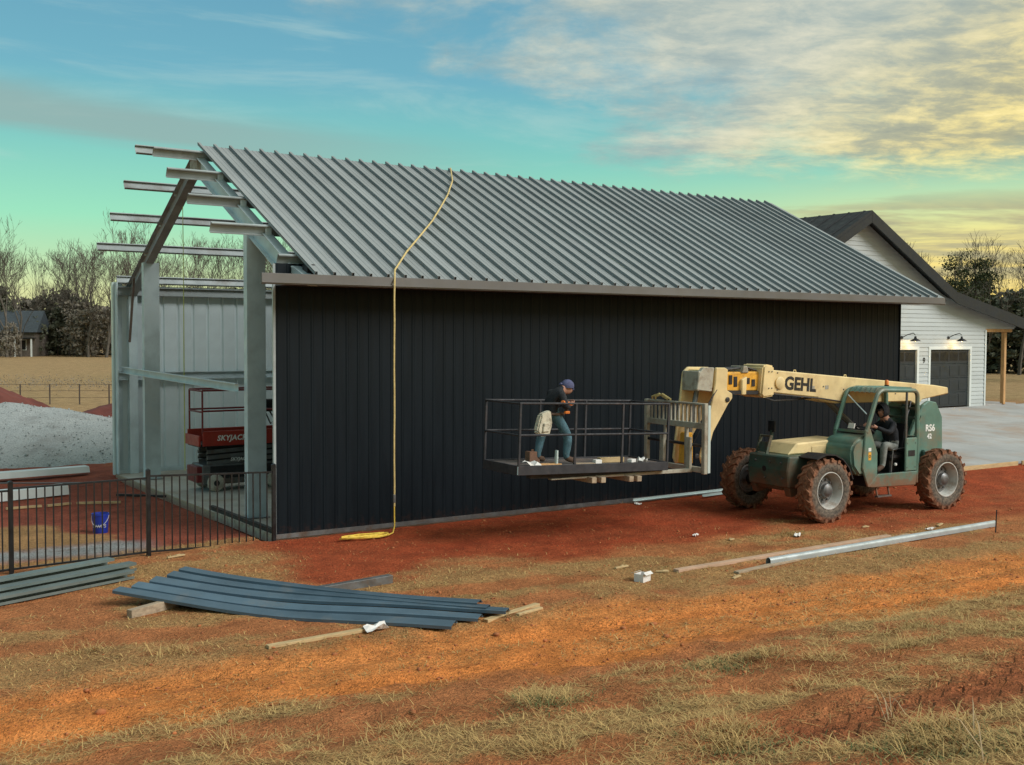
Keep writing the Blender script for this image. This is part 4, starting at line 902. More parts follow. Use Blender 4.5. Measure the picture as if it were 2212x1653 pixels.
MB().prism([(21.4, GZ-.1), (27.2, GZ-.1), (27.2, 3.2), (30.0, 3.2), (30.0, GZ-.1), (30.7, GZ-.1), (30.7, 3.2), (33.52, 3.2), (33.52, GZ-.1), (34.48, GZ-.1), (34.48, 4.0), (36.6, 4.0), (36.6, 4.1), (31.6, 5.12), (26.4, 7.9), (21.4, 5.3)], 'y', HY+.002, HY+.15).build('wall', M['siding'], house)
MB().box(34.38, 34.50, HY+.151, HY+9, GZ-.1, 3.95).build('wall', M['siding'], house)
MB().box(21.4, 21.5, HY+.151, HY+9, GZ-.1, 5.2).build('wall', M['siding'], house)
MB().box(34.44, 34.54, HY-.045, HY-.031, GZ-.05, 3.95).build('corner_board', M['white'], house)
# garage doors
for (dx0, dx1, dt) in doors:
    gd_ = part('garage_door', house); n_ = 4; hgt = (dt-GZ)/n_
    for k in range(n_):
        sec = MB().box(dx0+.01, dx1-.01, HY+.04, HY+.08, GZ+.03+k*hgt, GZ+.03+(k+1)*hgt-.012).build('door_section', M['door'], gd_, bevel=.006)
        for j in range(4):
            w_ = (dx1-dx0-.1)/4; xx = dx0+.05+j*w_
            if k == 3: 
                MB().box(xx+.05, xx+w_-.05, HY+.034, HY+.039, GZ+.03+k*hgt+.12, GZ+.03+(k+1)*hgt-.12).build('window_pane', M['glass'], gd_)
                MB().box(xx+.02, xx+w_-.02, HY+.0365, HY+.0385, GZ+.03+k*hgt+.09, GZ+.03+(k+1)*hgt-.09).build('window_frame', M['dark'], gd_)
            else: MB().box(xx+.05, xx+w_-.05, HY+.030, HY+.039, GZ+.03+k*hgt+.08, GZ+.03+(k+1)*hgt-.09).build('door_panel', M['door'], gd_, bevel=.004)
    MB().box(dx0-.12, dx0, HY-.04, HY+.05, GZ-.02, dt+.02).build('door_casing', M['white'], house)
    MB().box(dx1, dx1+.12, HY-.04, HY+.05, GZ-.02, dt+.02).build('door_casing', M['white'], house)
    MB().box(dx0-.12, dx1+.12, HY-.042, HY+.05, dt+.021, dt+.14).build('door_casing', M['white'], house)
# roof
def slab_roof(name, p, q, y0_, y1_, t_):
    (x0, z0), (x1, z1) = p, q
    return MB().prism([(x0, z0), (x1, z1), (x1, z1-t_), (x0, z0-t_)], 'y', y0_, y1_).build(name, M['shingle'], house)
slab_roof('roof_slope', (26.4, 8.30), (kR[0], kR[1]+.20), HY-.55, HY+9.5, .14)
slab_roof('roof_slope', (26.39, 8.30), (20.6, 5.15), HY-.55, HY+9.5, .14)
slab_roof('roof_slope', (kR[0]+.005, kR[1]+.18), (36.9, 4.36), HY-.55, HY+9.5, .14)
for p, q in (((26.4, 8.17), (kR[0], kR[1]+.07)), ((26.39, 8.17), (20.6, 5.02)), ((kR[0]+.005, kR[1]+.05), (36.88, 4.23))):
    (x0, z0), (x1, z1) = p, q
    MB().prism([(x0, z0), (x1, z1), (x1, z1-.32), (x0, z0-.32)], 'y', HY-.565, HY-.50).build('rake_board', M['shingle'], house)
for k in range(14):
    y_ = HY-.2+k*.7
    MB().beam((26.42, y_, 8.31), (31.6, y_, 5.50), .03, .03).build('roof_seam', M['shingle'], house)
    MB().beam((26.38, y_, 8.31), (20.7, y_, 5.23), .03, .03).build('roof_seam', M['shingle'], house)
MB().box(36.78, 36.92, HY-.56, HY+9.5, 4.02, 4.22).build('gutter', M['shingle'], house)
# wall lamps
for cx_, lab in ((32.28, 'r'), (29.30, 'l')):
    lp = part('wall_lamp', house)
    MB().lathe([(.07, -.05), (.07, -.032)], (cx_-.35, HY, 3.62), 'y', 12).build('lamp_mount', M['dark'], lp)
    MB().tube([(cx_-.35, HY-.04, 3.62), (cx_-.2, HY-.2, 3.74), (cx_-.05, HY-.34, 3.80), (cx_, HY-.40, 3.72)], .016, 6).build('lamp_arm', M['dark'], lp)
    MB().lathe([(.035, .18), (.05, .10), (.20, .0), (.205, -.015), (.19, -.01), (.045, .09), (.03, .17)], (cx_, HY-.40, 3.50), 'z', 20, False).build('lamp_shade', M['dark'], lp, smooth=True)
    MB().lathe([(.01, .06), (.04, .03), (.045, 0), (.03, -.03), (.005, -.04)], (cx_, HY-.40, 3.52), 'z', 12).build('bulb', M['bulb'], lp, smooth=True)
    pl_ = bpy.data.lights.new('lamp_light', 'POINT'); pl_.energy = 6; pl_.color = (1, .66, .3); pl_.shadow_soft_size = .05
    link('lamp_light', pl_, lp, (cx_, HY-.40, 3.44))
nm = MB(); link('house_number', text_mesh('9', .30, M['dark'], .004, .004), house, (30.38, HY-.036, 2.72), (R(90), 0, 0))
# porch timber
po = part('porch', house)
MB().box(35.98, 36.14, HY+.05, HY+.21, GZ, 3.86).build('porch_post', M['pine'], po, bevel=.01)
MB().box(35.80, 35.94, HY+3.0, HY+3.14, GZ, 3.86).build('porch_post', M['pine'], po, bevel=.01)
MB().box(34.55, 36.5, HY+.02, HY+.18, 3.87, 4.0).build('porch_beam', M['pine'], po, bevel=.01)
MB().box(36.0, 36.14, HY+.19, HY+8, 3.87, 4.0).build('porch_beam', M['pine'], po, bevel=.01)
MB().box(34.6, 37.0, HY+.1, HY+9, GZ-.12, GZ+.03).build('porch_floor', M['concrete'], po)

# driveway
def dz_(y): return .24+.060*(y+1.3)
b = MB(); xs_ = [17.9, 20.4, 22.9, 25.4, 27.9, 30.4, 32.9, 36.0, 42]; ys_ = [-1.35, 1.5, 4.4, 8.27]
slabs = tag(link('driveway', None), 'pale poured concrete driveway in front of the garage doors', kind='structure')
for i in range(len(xs_)-1):
    for j in range(3):
        x0, x1, y0_, y1_ = xs_[i]+.004, xs_[i+1]-.004, ys_[j]+.004, ys_[j+1]-.004
        if x0 > 34 and j == 2 and False: continue
        MB().add([(x, y, dz_(y)+k) for k in (-.14, 0) for x in (x0, x1) for y in (y0_, y1_)], [(0, 1, 3, 2), (4, 6, 7, 5), (0, 4, 5, 1), (2, 3, 7, 6), (0, 2, 6, 4), (1, 5, 7, 3)]).build('concrete_bay', M['concrete'], slabs, bevel=.006)
for k, (xa, xb, lab) in enumerate(((18.2, 20.9, 'pine form board along the driveway edge beside the telehandler'), (21.1, 24.2, 'pine form board along the driveway edge at the far right'))):
    tag(MB().obox(((xa+xb)/2, -1.47-.05*k, .20), (xb-xa, .04, .12), (0, 0, R(-1))).build('form_board', M['tan'], None, bevel=.004), lab, 'board')
tag(crumple(.3, .2, .14, M['paper'], 12), 'crumpled white wrapper beside the driveway form board', 'wrapper').location = (21.2, -1.75, .2)

# ------------------------------------------------------------------ heaps
def heap(name, label, cat, cx_, cy_, rx, ry, hgt, mt, seed, rz=0, n=64, rough=.05, flat=.0, peaks=None):
    xs = np.linspace(-1.25, 1.25, n); A, B = np.meshgrid(xs, xs, indexing='ij')
    rad = np.hypot(A, B)+(fbm(A*1.0+seed, B*1.0, 1.3, 3, seed)-.5)*.35
    z_ = np.clip(1-rad, -.15, 1); z_ = np.where(z_ > 0, z_**.9, z_)
    if peaks is not None:
        for (pa, pb, ph, pr) in peaks: z_ = z_+ph*np.exp(-((A-pa)**2+(B-pb)**2)/pr**2)*(rad < 1)
    wx = A*rx; wy = B*ry; z_ = z_*hgt+(fbm(wx, wy, 2.2, 4, seed+5)-.5)*rough*2*(rad < 1.05)
    c, s = math.cos(rz), math.sin(rz)
    co = np.stack([wx*c-wy*s, wx*s+wy*c, z_], -1).reshape(-1, 3); I = np.arange(n*n).reshape(n, n)
    me = bulk_mesh(name, co, np.stack([I[:-1, :-1], I[1:, :-1], I[1:, 1:], I[:-1, 1:]], -1).reshape(-1, 4), 4)
    me.materials.append(mt); me.polygons.foreach_set('use_smooth', [True]*len(me.polygons))
    o = tag(link(name, me, None, (cx_, cy_, float(zbase(cx_, cy_))-.02)), label, cat); return o
gravm = mat('gravel', (.31, .33, .32), .95, 0, .34, 26.0, (.17, .165, .155), .25, .9, 1.0, 16)
claym = mat('dark_clay', (.125, .030, .020), .95, 0, .25, 1.5, (.09, .03, .02), .25, 2.5, .9, 9)
heap('gravel_pile', 'large grey gravel pile behind the open end of the barn', 'gravel pile', -1.2, 18.6, 9.5, 5.0, 1.38, gravm, 4, -.45, 110, .07, peaks=[(.15, .0, .12, .3), (-.35, .05, .1, .3)])
heap('clay_mound', 'tall red clay mound behind the left end of the gravel pile', 'mound', -1.6, 30.4, 5.2, 3.2, 2.7, claym, 9, -.4, 70, .10)
heap('clay_mound', 'low red clay mound between the gravel pile and the barn corner', 'mound', 4.6, 27.2, 3.2, 1.6, 1.0, claym, 14, -.5, 56, .09)

gp = bpy.data.objects['gravel_pile']; gv = np.empty(len(gp.data.vertices)*3, np.float32); gp.data.vertices.foreach_get('co', gv); gv = gv.reshape(-1, 3)
g_ = np.random.default_rng(77); ok = gv[(gv[:, 2] > -.10)]; pk = ok[g_.integers(0, len(ok), 6500)]+g_.normal(size=(6500, 3))*np.array([.09, .06, .0])
ico = bmesh.new(); bmesh.ops.create_icosphere(ico, subdivisions=1, radius=1); vv = np.array([v.co[:] for v in ico.verts]); ff = np.array([[v.index for v in f.verts] for f in ico.faces]); ico.free()
sz_ = np.exp(g_.normal(-4.05, .35, 6500)); co_ = vv[None]*sz_[:, None, None]*g_.uniform(.6, 1.3, (6500, 1, 3))*g_.uniform(.8, 1.2, (6500, len(vv), 1))+pk[:, None]
sm = bulk_mesh('loose_stones', co_.reshape(-1, 3), (ff[None]+(np.arange(6500)*len(vv))[:, None, None]).reshape(-1, 3), 3); sm.materials.append(mat('stone', (.30, .32, .31), .9, 0, .25, 2.2, (.25, .26, .255), .3, 2.5))
tag(link('loose_stones', sm, gp), kind='stuff')
# white gutters lying in the yard
def long_piece(name, label, cat, p, q, prof, mt, group=None, upv=(0, 0, 1)):
    o = MB().ext(prof, p, q, upv).build(name, mt, None); return tag(o, label, cat, group)
gut = [(-.22, 0), (.22, 0), (.16, .15), (-.16, .15)]
yz = -.05
long_piece('white_gutter', 'long white metal trim piece lying farthest back in the yard', 'metal trim', (-4.6, 11.0, yz+.08), (-.55, 11.35, yz+.10), gut, M['white'])
long_piece('white_gutter', 'white metal trim piece lying nearer the fence with a pointed end', 'metal trim', (-5.2, 7.2, yz+.03), (-1.85, 8.0, yz+.03), [(-.26, 0), (.26, 0), (.2, .20), (-.1, .22)], M['white'])
long_piece('metal_strip', 'thin grey strip lying across the white trim in the yard', 'metal strip', (-3.2, 8.6, yz+.28), (-.9, 9.3, yz+.05), [(-.05, 0), (.05, 0), (.05, .02), (-.05, .02)], M['grey'])
for k, (a, b_) in enumerate((((-3.4, 6.15), (-2.7, 6.2)), ((-2.6, 6.1), (-2.1, 6.25)), ((-2.0, 6.15), (-1.15, 5.85)))):
    long_piece('wood_stick', ('pale stick of lath lying leftmost in the yard', 'short crooked stick of lath between two others in the yard', 'thin pale stick of lath behind the blue bucket')[k], 'stick', (*a, yz+.05), (*b_, yz+.04), [(-.03, -.02), (.03, -.02), (.03, .025), (-.03, .025)], M['tan'])
long_piece('steel_bar', 'dark steel bar lying on the red yard near the slab', 'bar', (-.95, 6.95, yz+.05), (-.1, 6.1, yz+.05), [(-.03, -.02), (.03, -.02), (.03, .03), (-.03, .03)], M['dark'])
# traffic-cone-like stake by slab, bucket
bk = thing('bucket', 'blue plastic bucket with white lettering standing behind the fence', 'bucket', (-2.42, 2.45, ground(-2.42, 2.45)-.01), R(-30))
MB().lathe([(.005, 0), (.125, 0), (.13, .01), (.150, .33), (.158, .335), (.158, .345), (.152, .35), (.156, .36), (.156, .37), (.145, .37), (.12, .02), (.005, .015)], (0, 0, 0), 'z', 28).build('bucket_shell', M['bucket'], bk, smooth=True)
MB().tube([(.157*math.cos(R(a)), -.157*abs(math.sin(R(a)))*1.0-.0, .33-.19*math.sin(R(a))) for a in range(0, 181, 15)], .004, 5).build('bucket_handle', M['paper'], bk)
tm = text_mesh("LOWE'S", .085, M['wletter'], .002, .001)
for v in tm.vertices:
    a = v.co.x/.143; r_ = .139+(.15-.14)*(v.co.y/.1)+.004; v.co = V((r_*math.sin(a), -r_*math.cos(a), .14+v.co.y))
link('lettering', tm, bk)

# far wire fence
wf = thing('wire_fence', 'thin wire field fence with slim posts beyond the gravel pile', 'fence')
fp = [(-.6, 44.4), (.8, 43.6), (2.2, 42.9), (3.5, 42.3), (4.8, 41.7), (6.1, 41.0), (7.4, 40.3), (8.7, 39.6), (10, 38.9)]
for (x, y) in fp: MB().box(x-.03, x+.03, y-.03, y+.03, -.1, 1.05).build('post', M['bark2'], wf)
for z_ in (1.03, .7, .35): MB().tube([(x, y, z_) for x, y in fp], .012, 4).build('wire', M['bark2'], wf)

# ------------------------------------------------------------------ material piles in front
def cchan(name, label, p, q, h_, w_, mt, group=None, upv=(0, 0, 1), cat='steel channel'):
    return tag(MB().ext([(-x, y) for x, y in cprof(h_, w_, .04, .005)], p, q, upv).build(name, mt, None), label, cat, group)
gl = M['galv']; gsteel = mat('greygreen_channel', (.16, .20, .19), .45, .35, .15, 2, (.12, .10, .08), .2, 2)
dv = V((-4.91+3.156, -2.19+1.557, 0)).normalized(); nv = V((dv.y, -dv.x, 0))
if nv.y > 0: nv = -nv
base0 = V((-3.10, -1.56, 0))
labs = ['grey steel channel at the back bottom of the stack by the fence', 'grey steel channel on top of the stack by the fence', 'grey steel channel in the front bottom row of the stack by the fence', 'shorter grey steel channel lying nearest the camera in the fence stack']
zz = ground(-3.5, -1.8)
for k, (off, z_, s0, lab) in enumerate(((-.12, .07, .10, labs[0]), (-.10, .195, .18, labs[1]), (.16, .13, -.02, labs[2]), (.36, .065, .16, labs[3]))):
    p = base0+nv*off+dv*s0+V((0, 0, zz+z_)); cchan('steel_channel', lab, p, p+dv*5.5, .12, .18, gsteel, 'steel channels stacked by the fence', (0, 0, 1))
# blue-grey trims, curved where they sag off their prop
LL = [(-3.66, -3.50), (-3.38, -3.46), (-3.11, -3.36), (-2.85, -3.25), (-2.67, -3.13)]
RR = [(-.50, -7.02), (-.10, -6.98), (.34, -6.95), (.20, -6.72), (.22, -6.50)]
trimprof = [(-.17, .0), (-.17, .040), (-.15, .046), (.05, .055), (.085, .045), (.09, .012), (.155, .008), (.17, -.006), (.16, .002), (.085, .006), (.083, .038), (.05, .048), (-.15, .040), (-.164, .035), (-.164, 0)]
Ls = [V((*LL[k], .10+.012*k)) for k in range(5)]
Rs = [V((*RR[k], .0+.008*k)) for k in range(5)]
tl = ['front blue-grey roof trim of the curved pile, sagging off its prop', 'second blue-grey roof trim from the front of the curved pile', 'middle blue-grey roof trim of the curved pile', 'fourth blue-grey roof trim from the front of the curved pile', 'rearmost blue-grey roof trim of the curved pile']
for k in range(5):
    a, b_ = Ls[k], Rs[k]; n = 22; d = (b_-a); d.z = 0; d.normalize(); sd_ = V((d.y, -d.x, 0))
    vs_ = []; m_ = len(trimprof); gz = float(zbase(-1.5, -5.5))+.02
    for i in range(n+1):
        t_ = i/n; p = a.lerp(b_, t_); zz_ = gz+b_.z+.03*math.sin(k+t_*9)*.3+(a.z-b_.z+.06)*max(0, 1-t_/.55)**1.6+.012*k
        p = p+sd_*(.05*math.sin(t_*3.1+k)); tw_ = .10*math.sin(t_*2.2+k*.9)
        for (x, z_) in [(q*.84, w) for q, w in trimprof]: vs_.append((p.x-sd_.x*x*math.cos(tw_), p.y-sd_.y*x*math.cos(tw_), zz_+z_+x*math.sin(tw_)))
    fs_ = [(i*m_+j, i*m_+(j+1) % m_, (i+1)*m_+(j+1) % m_, (i+1)*m_+j) for i in range(n) for j in range(m_)]+[tuple(range(m_))[::-1], tuple(n*m_+j for j in range(m_))]
    tag(MB().add(vs_, fs_).build('metal_flashing', M['blue'], None), tl[k], 'metal trim', 'blue-grey trims piled on the dirt')
def lumber(name, label, p, q, w_, h_, mt, cat='board'):
    p = V((*p, 0)); q = V((*q, 0)); p.z = ground(p.x, p.y)+h_*.42; q.z = ground(q.x, q.y)+h_*.42
    return tag(MB().beam(p, q, w_, h_).build(name, mt, None, bevel=.004), label, cat)
lumber('lumber_board', 'bright pine board lying in front of the blue-grey trims', (-2.80, -6.62), (-1.50, -6.55), .09, .04, M['tan'])
tag(crumple(.30, .16, .08, M['paper'], 31), 'crumpled paper scrap at the end of the front pine board', 'paper scrap').location = (-1.40, -6.62, ground(-1.4, -6.62)+.03)
lumber('lumber_board', 'weathered board propping up the left end of the blue-grey trims', (-3.75, -4.35), (-2.2, -3.7), .10, .12, M['oldwood'])
lumber('lumber_board', 'long pale board lying behind the blue-grey trims', (-2.5, -3.95), (-.9, -4.55), .10, .05, M['oldwood'])
tag(MB().beam((-1.26, -4.50, ground(-1.2, -4.5)+.06), (0.0, -4.40, ground(0, -4.4)+.06), .12, .12).build('steel_box_beam', M['grey'], None, bevel=.006), 'short grey box beam lying behind the blue-grey trims', 'beam', kind='thing')
lumber('lumber_board', 'pine board sticking out from the right end of the blue-grey trims', (.0, -6.95), (1.0, -6.70), .09, .045, M['tan'])
lumber('wood_scrap', 'broken pine scrap at the tip of the blue-grey trims', (.45, -7.02), (.92, -6.90), .06, .03, M['tan'], 'wood scrap')
# right-hand side
zz = float(zbase(8, -6.5))
arc_ = [(.052*math.cos(R(q)), .015+.055*math.sin(R(q))) for q in range(0, 181, 20)]
tag(MB().ext([(.052, -.04)]+arc_+[(-.052, -.04), (-.047, -.04)]+[(x*.9, .015+(z_-.015)*.9) for x, z_ in arc_[::-1]]+[(.047, -.04)], (5.62, -6.55, zz+.06), (12.0, -6.42, zz+.06)).build('steel_purlin', mat('shiny_galv', (.42, .47, .48), .38, .4, .12, 2, (.36, .37, .35), .15, 2), None, smooth=True), 'long shiny galvanised channel lying on the grass at the right', 'steel channel')
lumber('lumber_board', 'long pinkish board behind the galvanised channel', (4.03, -6.13), (9.3, -6.05), .12, .05, mat('pink_board', (.50, .33, .22), .7, 0, .15, 4))
lumber('lumber_board', 'grey weathered board partly under the galvanised channel', (4.72, -6.73), (9.8, -6.12), .10, .035, M['oldwood'])
tag(MB().tube([(11.48, -6.78, ground(11.48, -6.78)-.05), (11.5, -6.78, .42)], .012, 6).build('rebar_stake', M['dark'], None), 'thin rebar stake standing at the end of the galvanised channel', 'stake')
wbx = thing('paint_box', 'white open carton lying left of the long boards on the grass', 'box', (3.2, -6.3, ground(3.2, -6.3)-.01), .3); wbx.scale = (.8, .8, .7)
MB().box(-.13, .13, -.10, -.096, 0, .19).box(-.13, .13, .096, .10, 0, .19).box(-.13, -.126, -.096, .096, 0, .19).box(.126, .13, -.096, .096, 0, .19).box(-.126, .126, -.096, .096, 0, .006).build('carton_body', M['paper'], wbx)
MB().obox((0, -.13, .21), (.25, .08, .004), (.7, 0, 0)).build('carton_flap', M['paper'], wbx)
MB().obox((.0, .14, .20), (.25, .09, .004), (-.4, 0, 0)).build('carton_flap', M['paper'], wbx)
scraps = [((3.47, -5.5), .25, 'pale wood scrap behind the white carton', 'tan'), ((3.82, -6.05), .2, 'pale splinter scrap right of the white carton', 'tan'), ((4.5, -6.95), .22, 'short pine scrap in front of the long boards', 'tan'), ((6.41, -4.06), .16, 'pale scrap on the red dirt left of the telehandler', 'paper'), ((6.63, -4.75), .12, 'small pine scrap on the dirt before the telehandler', 'tan'), ((7.97, -5.08), .22, 'crumpled white wrapper before the front wheel of the telehandler', 'paper'), ((9.84, -5.12), .14, 'small pale scrap under the middle of the telehandler', 'tan'), ((11.13, -5.84), .26, 'flat pine scrap behind the end of the galvanised channel', 'tan'), ((8.1, -.52), .18, 'pale scrap at the foot of the black wall', 'paper'), ((-2.05, -.85), .3, 'pale splinter on the grass by the fence post', 'tan'), ((10.6, -6.0), .2, 'small crumpled scrap between board and telehandler', 'paper')]
for k, ((x, y), s_, lab, mt) in enumerate(scraps):
    o = crumple(s_, s_*.45, .05, M[mt], 40+k) if mt == 'paper' else MB().obox((0, 0, .012), (s_, .045, .022), (.05, -.04, 0)).obox((s_*.2, .05, .02), (s_*.5, .03, .015), (0, .1, .7)).build('scrap', M['tan'], None, bevel=.003)
    o.name = 'wood_scrap' if mt == 'tan' else 'paper_scrap'; tag(o, lab, 'wood scrap' if mt == 'tan' else 'paper scrap'); o.location = (x, y, ground(x, y)+.01); o.rotation_euler.z = random.uniform(-.8, .8)
ang = [(0, 0), (.06, 0), (.06, .006), (.006, .006), (.006, .05), (0, .05)]
long_piece('steel_angle', 'thin pale steel angle lying along the foot of the black wall', 'steel angle', (8.1, -.34, .05), (11.0, -.22, .05), ang, M['palebluetrim'])
long_piece('steel_angle', 'short pale steel angle beside the front tyre at the wall foot', 'steel angle', (9.9, -.62, .04), (11.4, -.46, .04), ang, M['palebluetrim'])
tag(MB().prism([(12.3, .02), (12.9, .02), (12.45, .20)], 'y', -.34, -.325).build('metal_offcut', M['white'], None), 'triangular white metal offcut leaning at the wall behind the telehandler', 'metal offcut')

# ------------------------------------------------------------------ trees
def bare_tree(seed, h, spread=.5):
    r = random.Random(seed); trunk, crown = MB(), MB(); cnt = [0]
    def grow(p, d, ln, rad, lev):
        pts = [p]; k = 3; q = p; dd = d
        for i in range(k):
            dd = (dd+V((r.uniform(-1, 1), r.uniform(-1, 1), r.uniform(-.3, .6)))*.13).normalized(); q = q+dd*ln/k; pts.append(q)
        rs = [rad*(1-.38*i/k) for i in range(k+1)]
        (trunk if lev <= 1 else crown).tube(pts, rs, 6 if lev <= 1 else 3); cnt[0] += 1
        if lev >= 6 or cnt[0] > 1500: return
        nb = r.choice((2, 3)) if lev else 4
        for j in range(nb):
            src = pts[-1] if j < 2 else pts[r.choice((1, 2))]
            ax_ = dd.orthogonal().normalized(); ax_.rotate(Matrix.Rotation(r.uniform(0, 6.28), 3, dd))
            nd = (dd*1.0+ax_*r.uniform(.35, .95)*spread*1.5+V((0, 0, .18))).normalized()
            grow(src, nd, ln*r.uniform(.58, .82) if lev else h*r.uniform(.20, .30), max(.022, rs[-1]*r.uniform(.55, .80)), lev+1)
    grow(V((0, 0, -.3)), V((r.uniform(-.06, .06), r.uniform(-.06, .06), 1)).normalized(), h*r.uniform(.36, .46), h*.017, 0)
    return trunk.mesh('trunk', M['bark']), crown.mesh('crown', M['bark'])
def leaf_mesh(seed, n, fn, size, mt):
    g_ = np.random.default_rng(seed); P = fn(g_, n)
    a = g_.normal(size=(n, 3)); a /= np.linalg.norm(a, axis=1)[:, None]; b_ = np.cross(a, g_.normal(size=(n, 3))); b_ /= np.linalg.norm(b_, axis=1)[:, None]
    s_ = size*g_.uniform(.5, 1.3, (n, 1)); co = np.stack([P-a*s_, P+b_*s_*.55, P+a*s_, P-b_*s_*.55], 1).reshape(-1, 3)
    me = bulk_mesh('crown', co, np.arange(4*n).reshape(n, 4), 4); me.materials.append(mt); return me
def clumpy(nc, shape):
    def fn(g_, n):
        C_ = shape(g_, nc); k = g_.integers(0, nc, n); rad = g_.uniform(.45, 1.0, nc)[k][:, None]
        return C_[k]+g_.normal(size=(n, 3))*rad*np.array([.75, .75, .5])*.62
    return fn
def cone(h, r0, zb):
    def sh(g_, n):
        z_ = zb+(h-zb)*g_.random(n)**1.1; rr = r0*(1-(z_-zb)/(h-zb))**.75*np.sqrt(g_.random(n)); a = g_.uniform(0, 6.283, n)
        return np.stack([rr*np.cos(a), rr*np.sin(a), z_], 1)
    return sh
def ball(h, r0, zb):
    def sh(g_, n):
        v = g_.normal(size=(n, 3)); v /= np.linalg.norm(v, axis=1)[:, None]; v *= g_.random((n, 1))**.4
        return v*np.array([r0, r0, (h-zb)/2])+np.array([0, 0, (h+zb)/2])
    return sh
def trunk_mesh(h, r_, mt): return MB().tube([(0, 0, -.3), (.05*h*.3, .02, h*.35), (0, .03*h*.3, h*.7), (.02, 0, h*.95)], [r_, r_*.8, r_*.5, r_*.15], 7).mesh('trunk', mt)
bares = [bare_tree(11+i, 18, .42+.05*(i % 3)) for i in range(6)]
ev = [(trunk_mesh(10, .16, M['bark2']), leaf_mesh(60+i, 3200, clumpy(70, (cone(10, 2.9, .6) if i % 2 else ball(9.5, 2.7, .5))), .30, M['evergreen'])) for i in range(4)]
brn = [(trunk_mesh(8, .12, M['bark2']), leaf_mesh(80+i, 2200, clumpy(60, ball(8.5, 2.8, .2)), .24, M['brownleaf'])) for i in range(3)]
def plant(name, label, grp, meshes, x, y, s_, sz, rz):
    o = thing(name, label, 'tree', (x, y, float(zbase(x, y))-.1), rz, grp); o.scale = (s_, s_, sz)
    link('trunk', meshes[0], o); link('crown', meshes[1], o); return o
tr_ = random.Random(5)
def at(s_, d_): p = V((CAM.x, CAM.y, 0))+V((math.sin(YAW), math.cos(YAW), 0))*d_+V((math.cos(YAW), -math.sin(YAW), 0))*s_; return p.x, p.y
k = 0; s_ = -92
while s_ < -33:
    x, y = at(s_, 176+tr_.choice((-14, -12, -3, 2, 6))); sc_ = tr_.uniform(.74, .94)
    lf = s_ < -63; plant('bare_tree', 'tall bare winter tree beyond the dry field, left of the barn' if lf else 'bare winter tree seen through the open barn gable', 'bare trees left of the barn' if lf else 'bare trees seen through the gable', bares[k % 6], x, y, sc_, sc_, tr_.uniform(0, 6.28)); k += 1; s_ += tr_.uniform(.7, 1.4)
s_ = -95; k = 0
while s_ < -32:
    x, y = at(s_, 171+tr_.uniform(-5, 9)); sc_ = tr_.uniform(.62, 1.12)
    if tr_.random() < .56: plant('evergreen_tree', 'dark evergreen at the wood edge beyond the dry field, left of the barn' if s_ < -63 else 'dark evergreen at the wood edge directly behind the barn', 'evergreens left of the barn' if s_ < -63 else 'evergreens behind the barn', ev[k % 4], x, y, sc_*1.05, sc_, tr_.uniform(0, 6.28))
    else: plant('brown_tree', 'low brown leafed tree at the wood edge, left of the barn' if s_ < -63 else 'low brown leafed tree at the wood edge directly behind the barn', 'brown trees left of the barn' if s_ < -63 else 'brown trees behind the barn', brn[k % 3], x, y, sc_*1.1, sc_*1.05, tr_.uniform(0, 6.28))
    k += 1; s_ += tr_.uniform(1.3, 2.3)
for s_, d_ in ((-78, 156), (-74.5, 158), (-71.0, 157)):
    x, y = at(s_, d_); plant('brown_tree', 'brown leafed tree standing in front of the distant house', 'trees before the distant house', brn[k % 3], x, y, .5, .62, k*1.7); k += 1
# brush that closes the wood's edge
def strip(g_, n):
    u_ = g_.uniform(-100, -28, n); d_ = 182+g_.uniform(-4, 6, n); z_ = g_.random(n)**.8*(8.6+1.5*np.sin(u_*.31)+1.0*np.sin(u_*.83)); p = np.array([CAM.x, CAM.y])
    q = p+np.outer(d_, [math.sin(YAW), math.cos(YAW)])+np.outer(u_, [math.cos(YAW), -math.sin(YAW)]); return np.stack([q[:, 0], q[:, 1], z_], 1)
me = leaf_mesh(99, 34000, strip, .40, M['brownleaf']); tag(link('undergrowth', me), 'brown undergrowth filling the wood edge behind the trees', 'undergrowth', kind='stuff')
# field weeds
def weeds(g_, n):
    u_ = g_.uniform(-45, -14, n); d_ = 78+g_.normal(size=n)*4; q = np.array([CAM.x, CAM.y])+np.outer(d_, [math.sin(YAW), math.cos(YAW)])+np.outer(u_, [math.cos(YAW), -math.sin(YAW)]); return np.stack([q[:, 0], q[:, 1], g_.random(n)**2*.55], 1)
tag(link('weeds', leaf_mesh(98, 4200, weeds, .055, M['brownleaf'])), 'dry weeds standing in the field beyond the wire fence', 'weeds', kind='stuff')
# house in the wood
hx, hy = at(-75.0, 166); fh = thing('distant_house', 'grey house with dark roof half hidden by trees at the left edge', 'house', (hx, hy, -.1), -YAW+.15)
MB().box(-6, 3.5, 0, 8, 0, 4.0).build('wall', mat('tan_wall', (.13, .11, .09), .8), fh)
MB().prism([(-.5, 3.9), (8.5, 3.9), (4, 7.2)], 'x', -6.4, 3.9).build('roof', mat('slate_roof', (.05, .065, .075), .7), fh)
for xx in (-5.2, -2.8, -.6, 1.8):
    w_ = MB().box(xx-.5, xx+.5, -.06, -.01, 1.2, 2.8).build('window', M['white'], fh); MB().box(xx-.4, xx+.4, -.09, -.065, 1.3, 2.7).build('pane', M['glass'], w_)
MB().box(-6.2, 3.7, -2.2, -.1, 2.95, 3.1).build('porch_roof', M['shingle'], fh)
for xx in (-6, -3.6, -1.2, 1.2, 3.5): MB().box(xx-.1, xx+.1, -2.1, -1.9, 0, 2.95).build('porch_post', M['white'], fh)
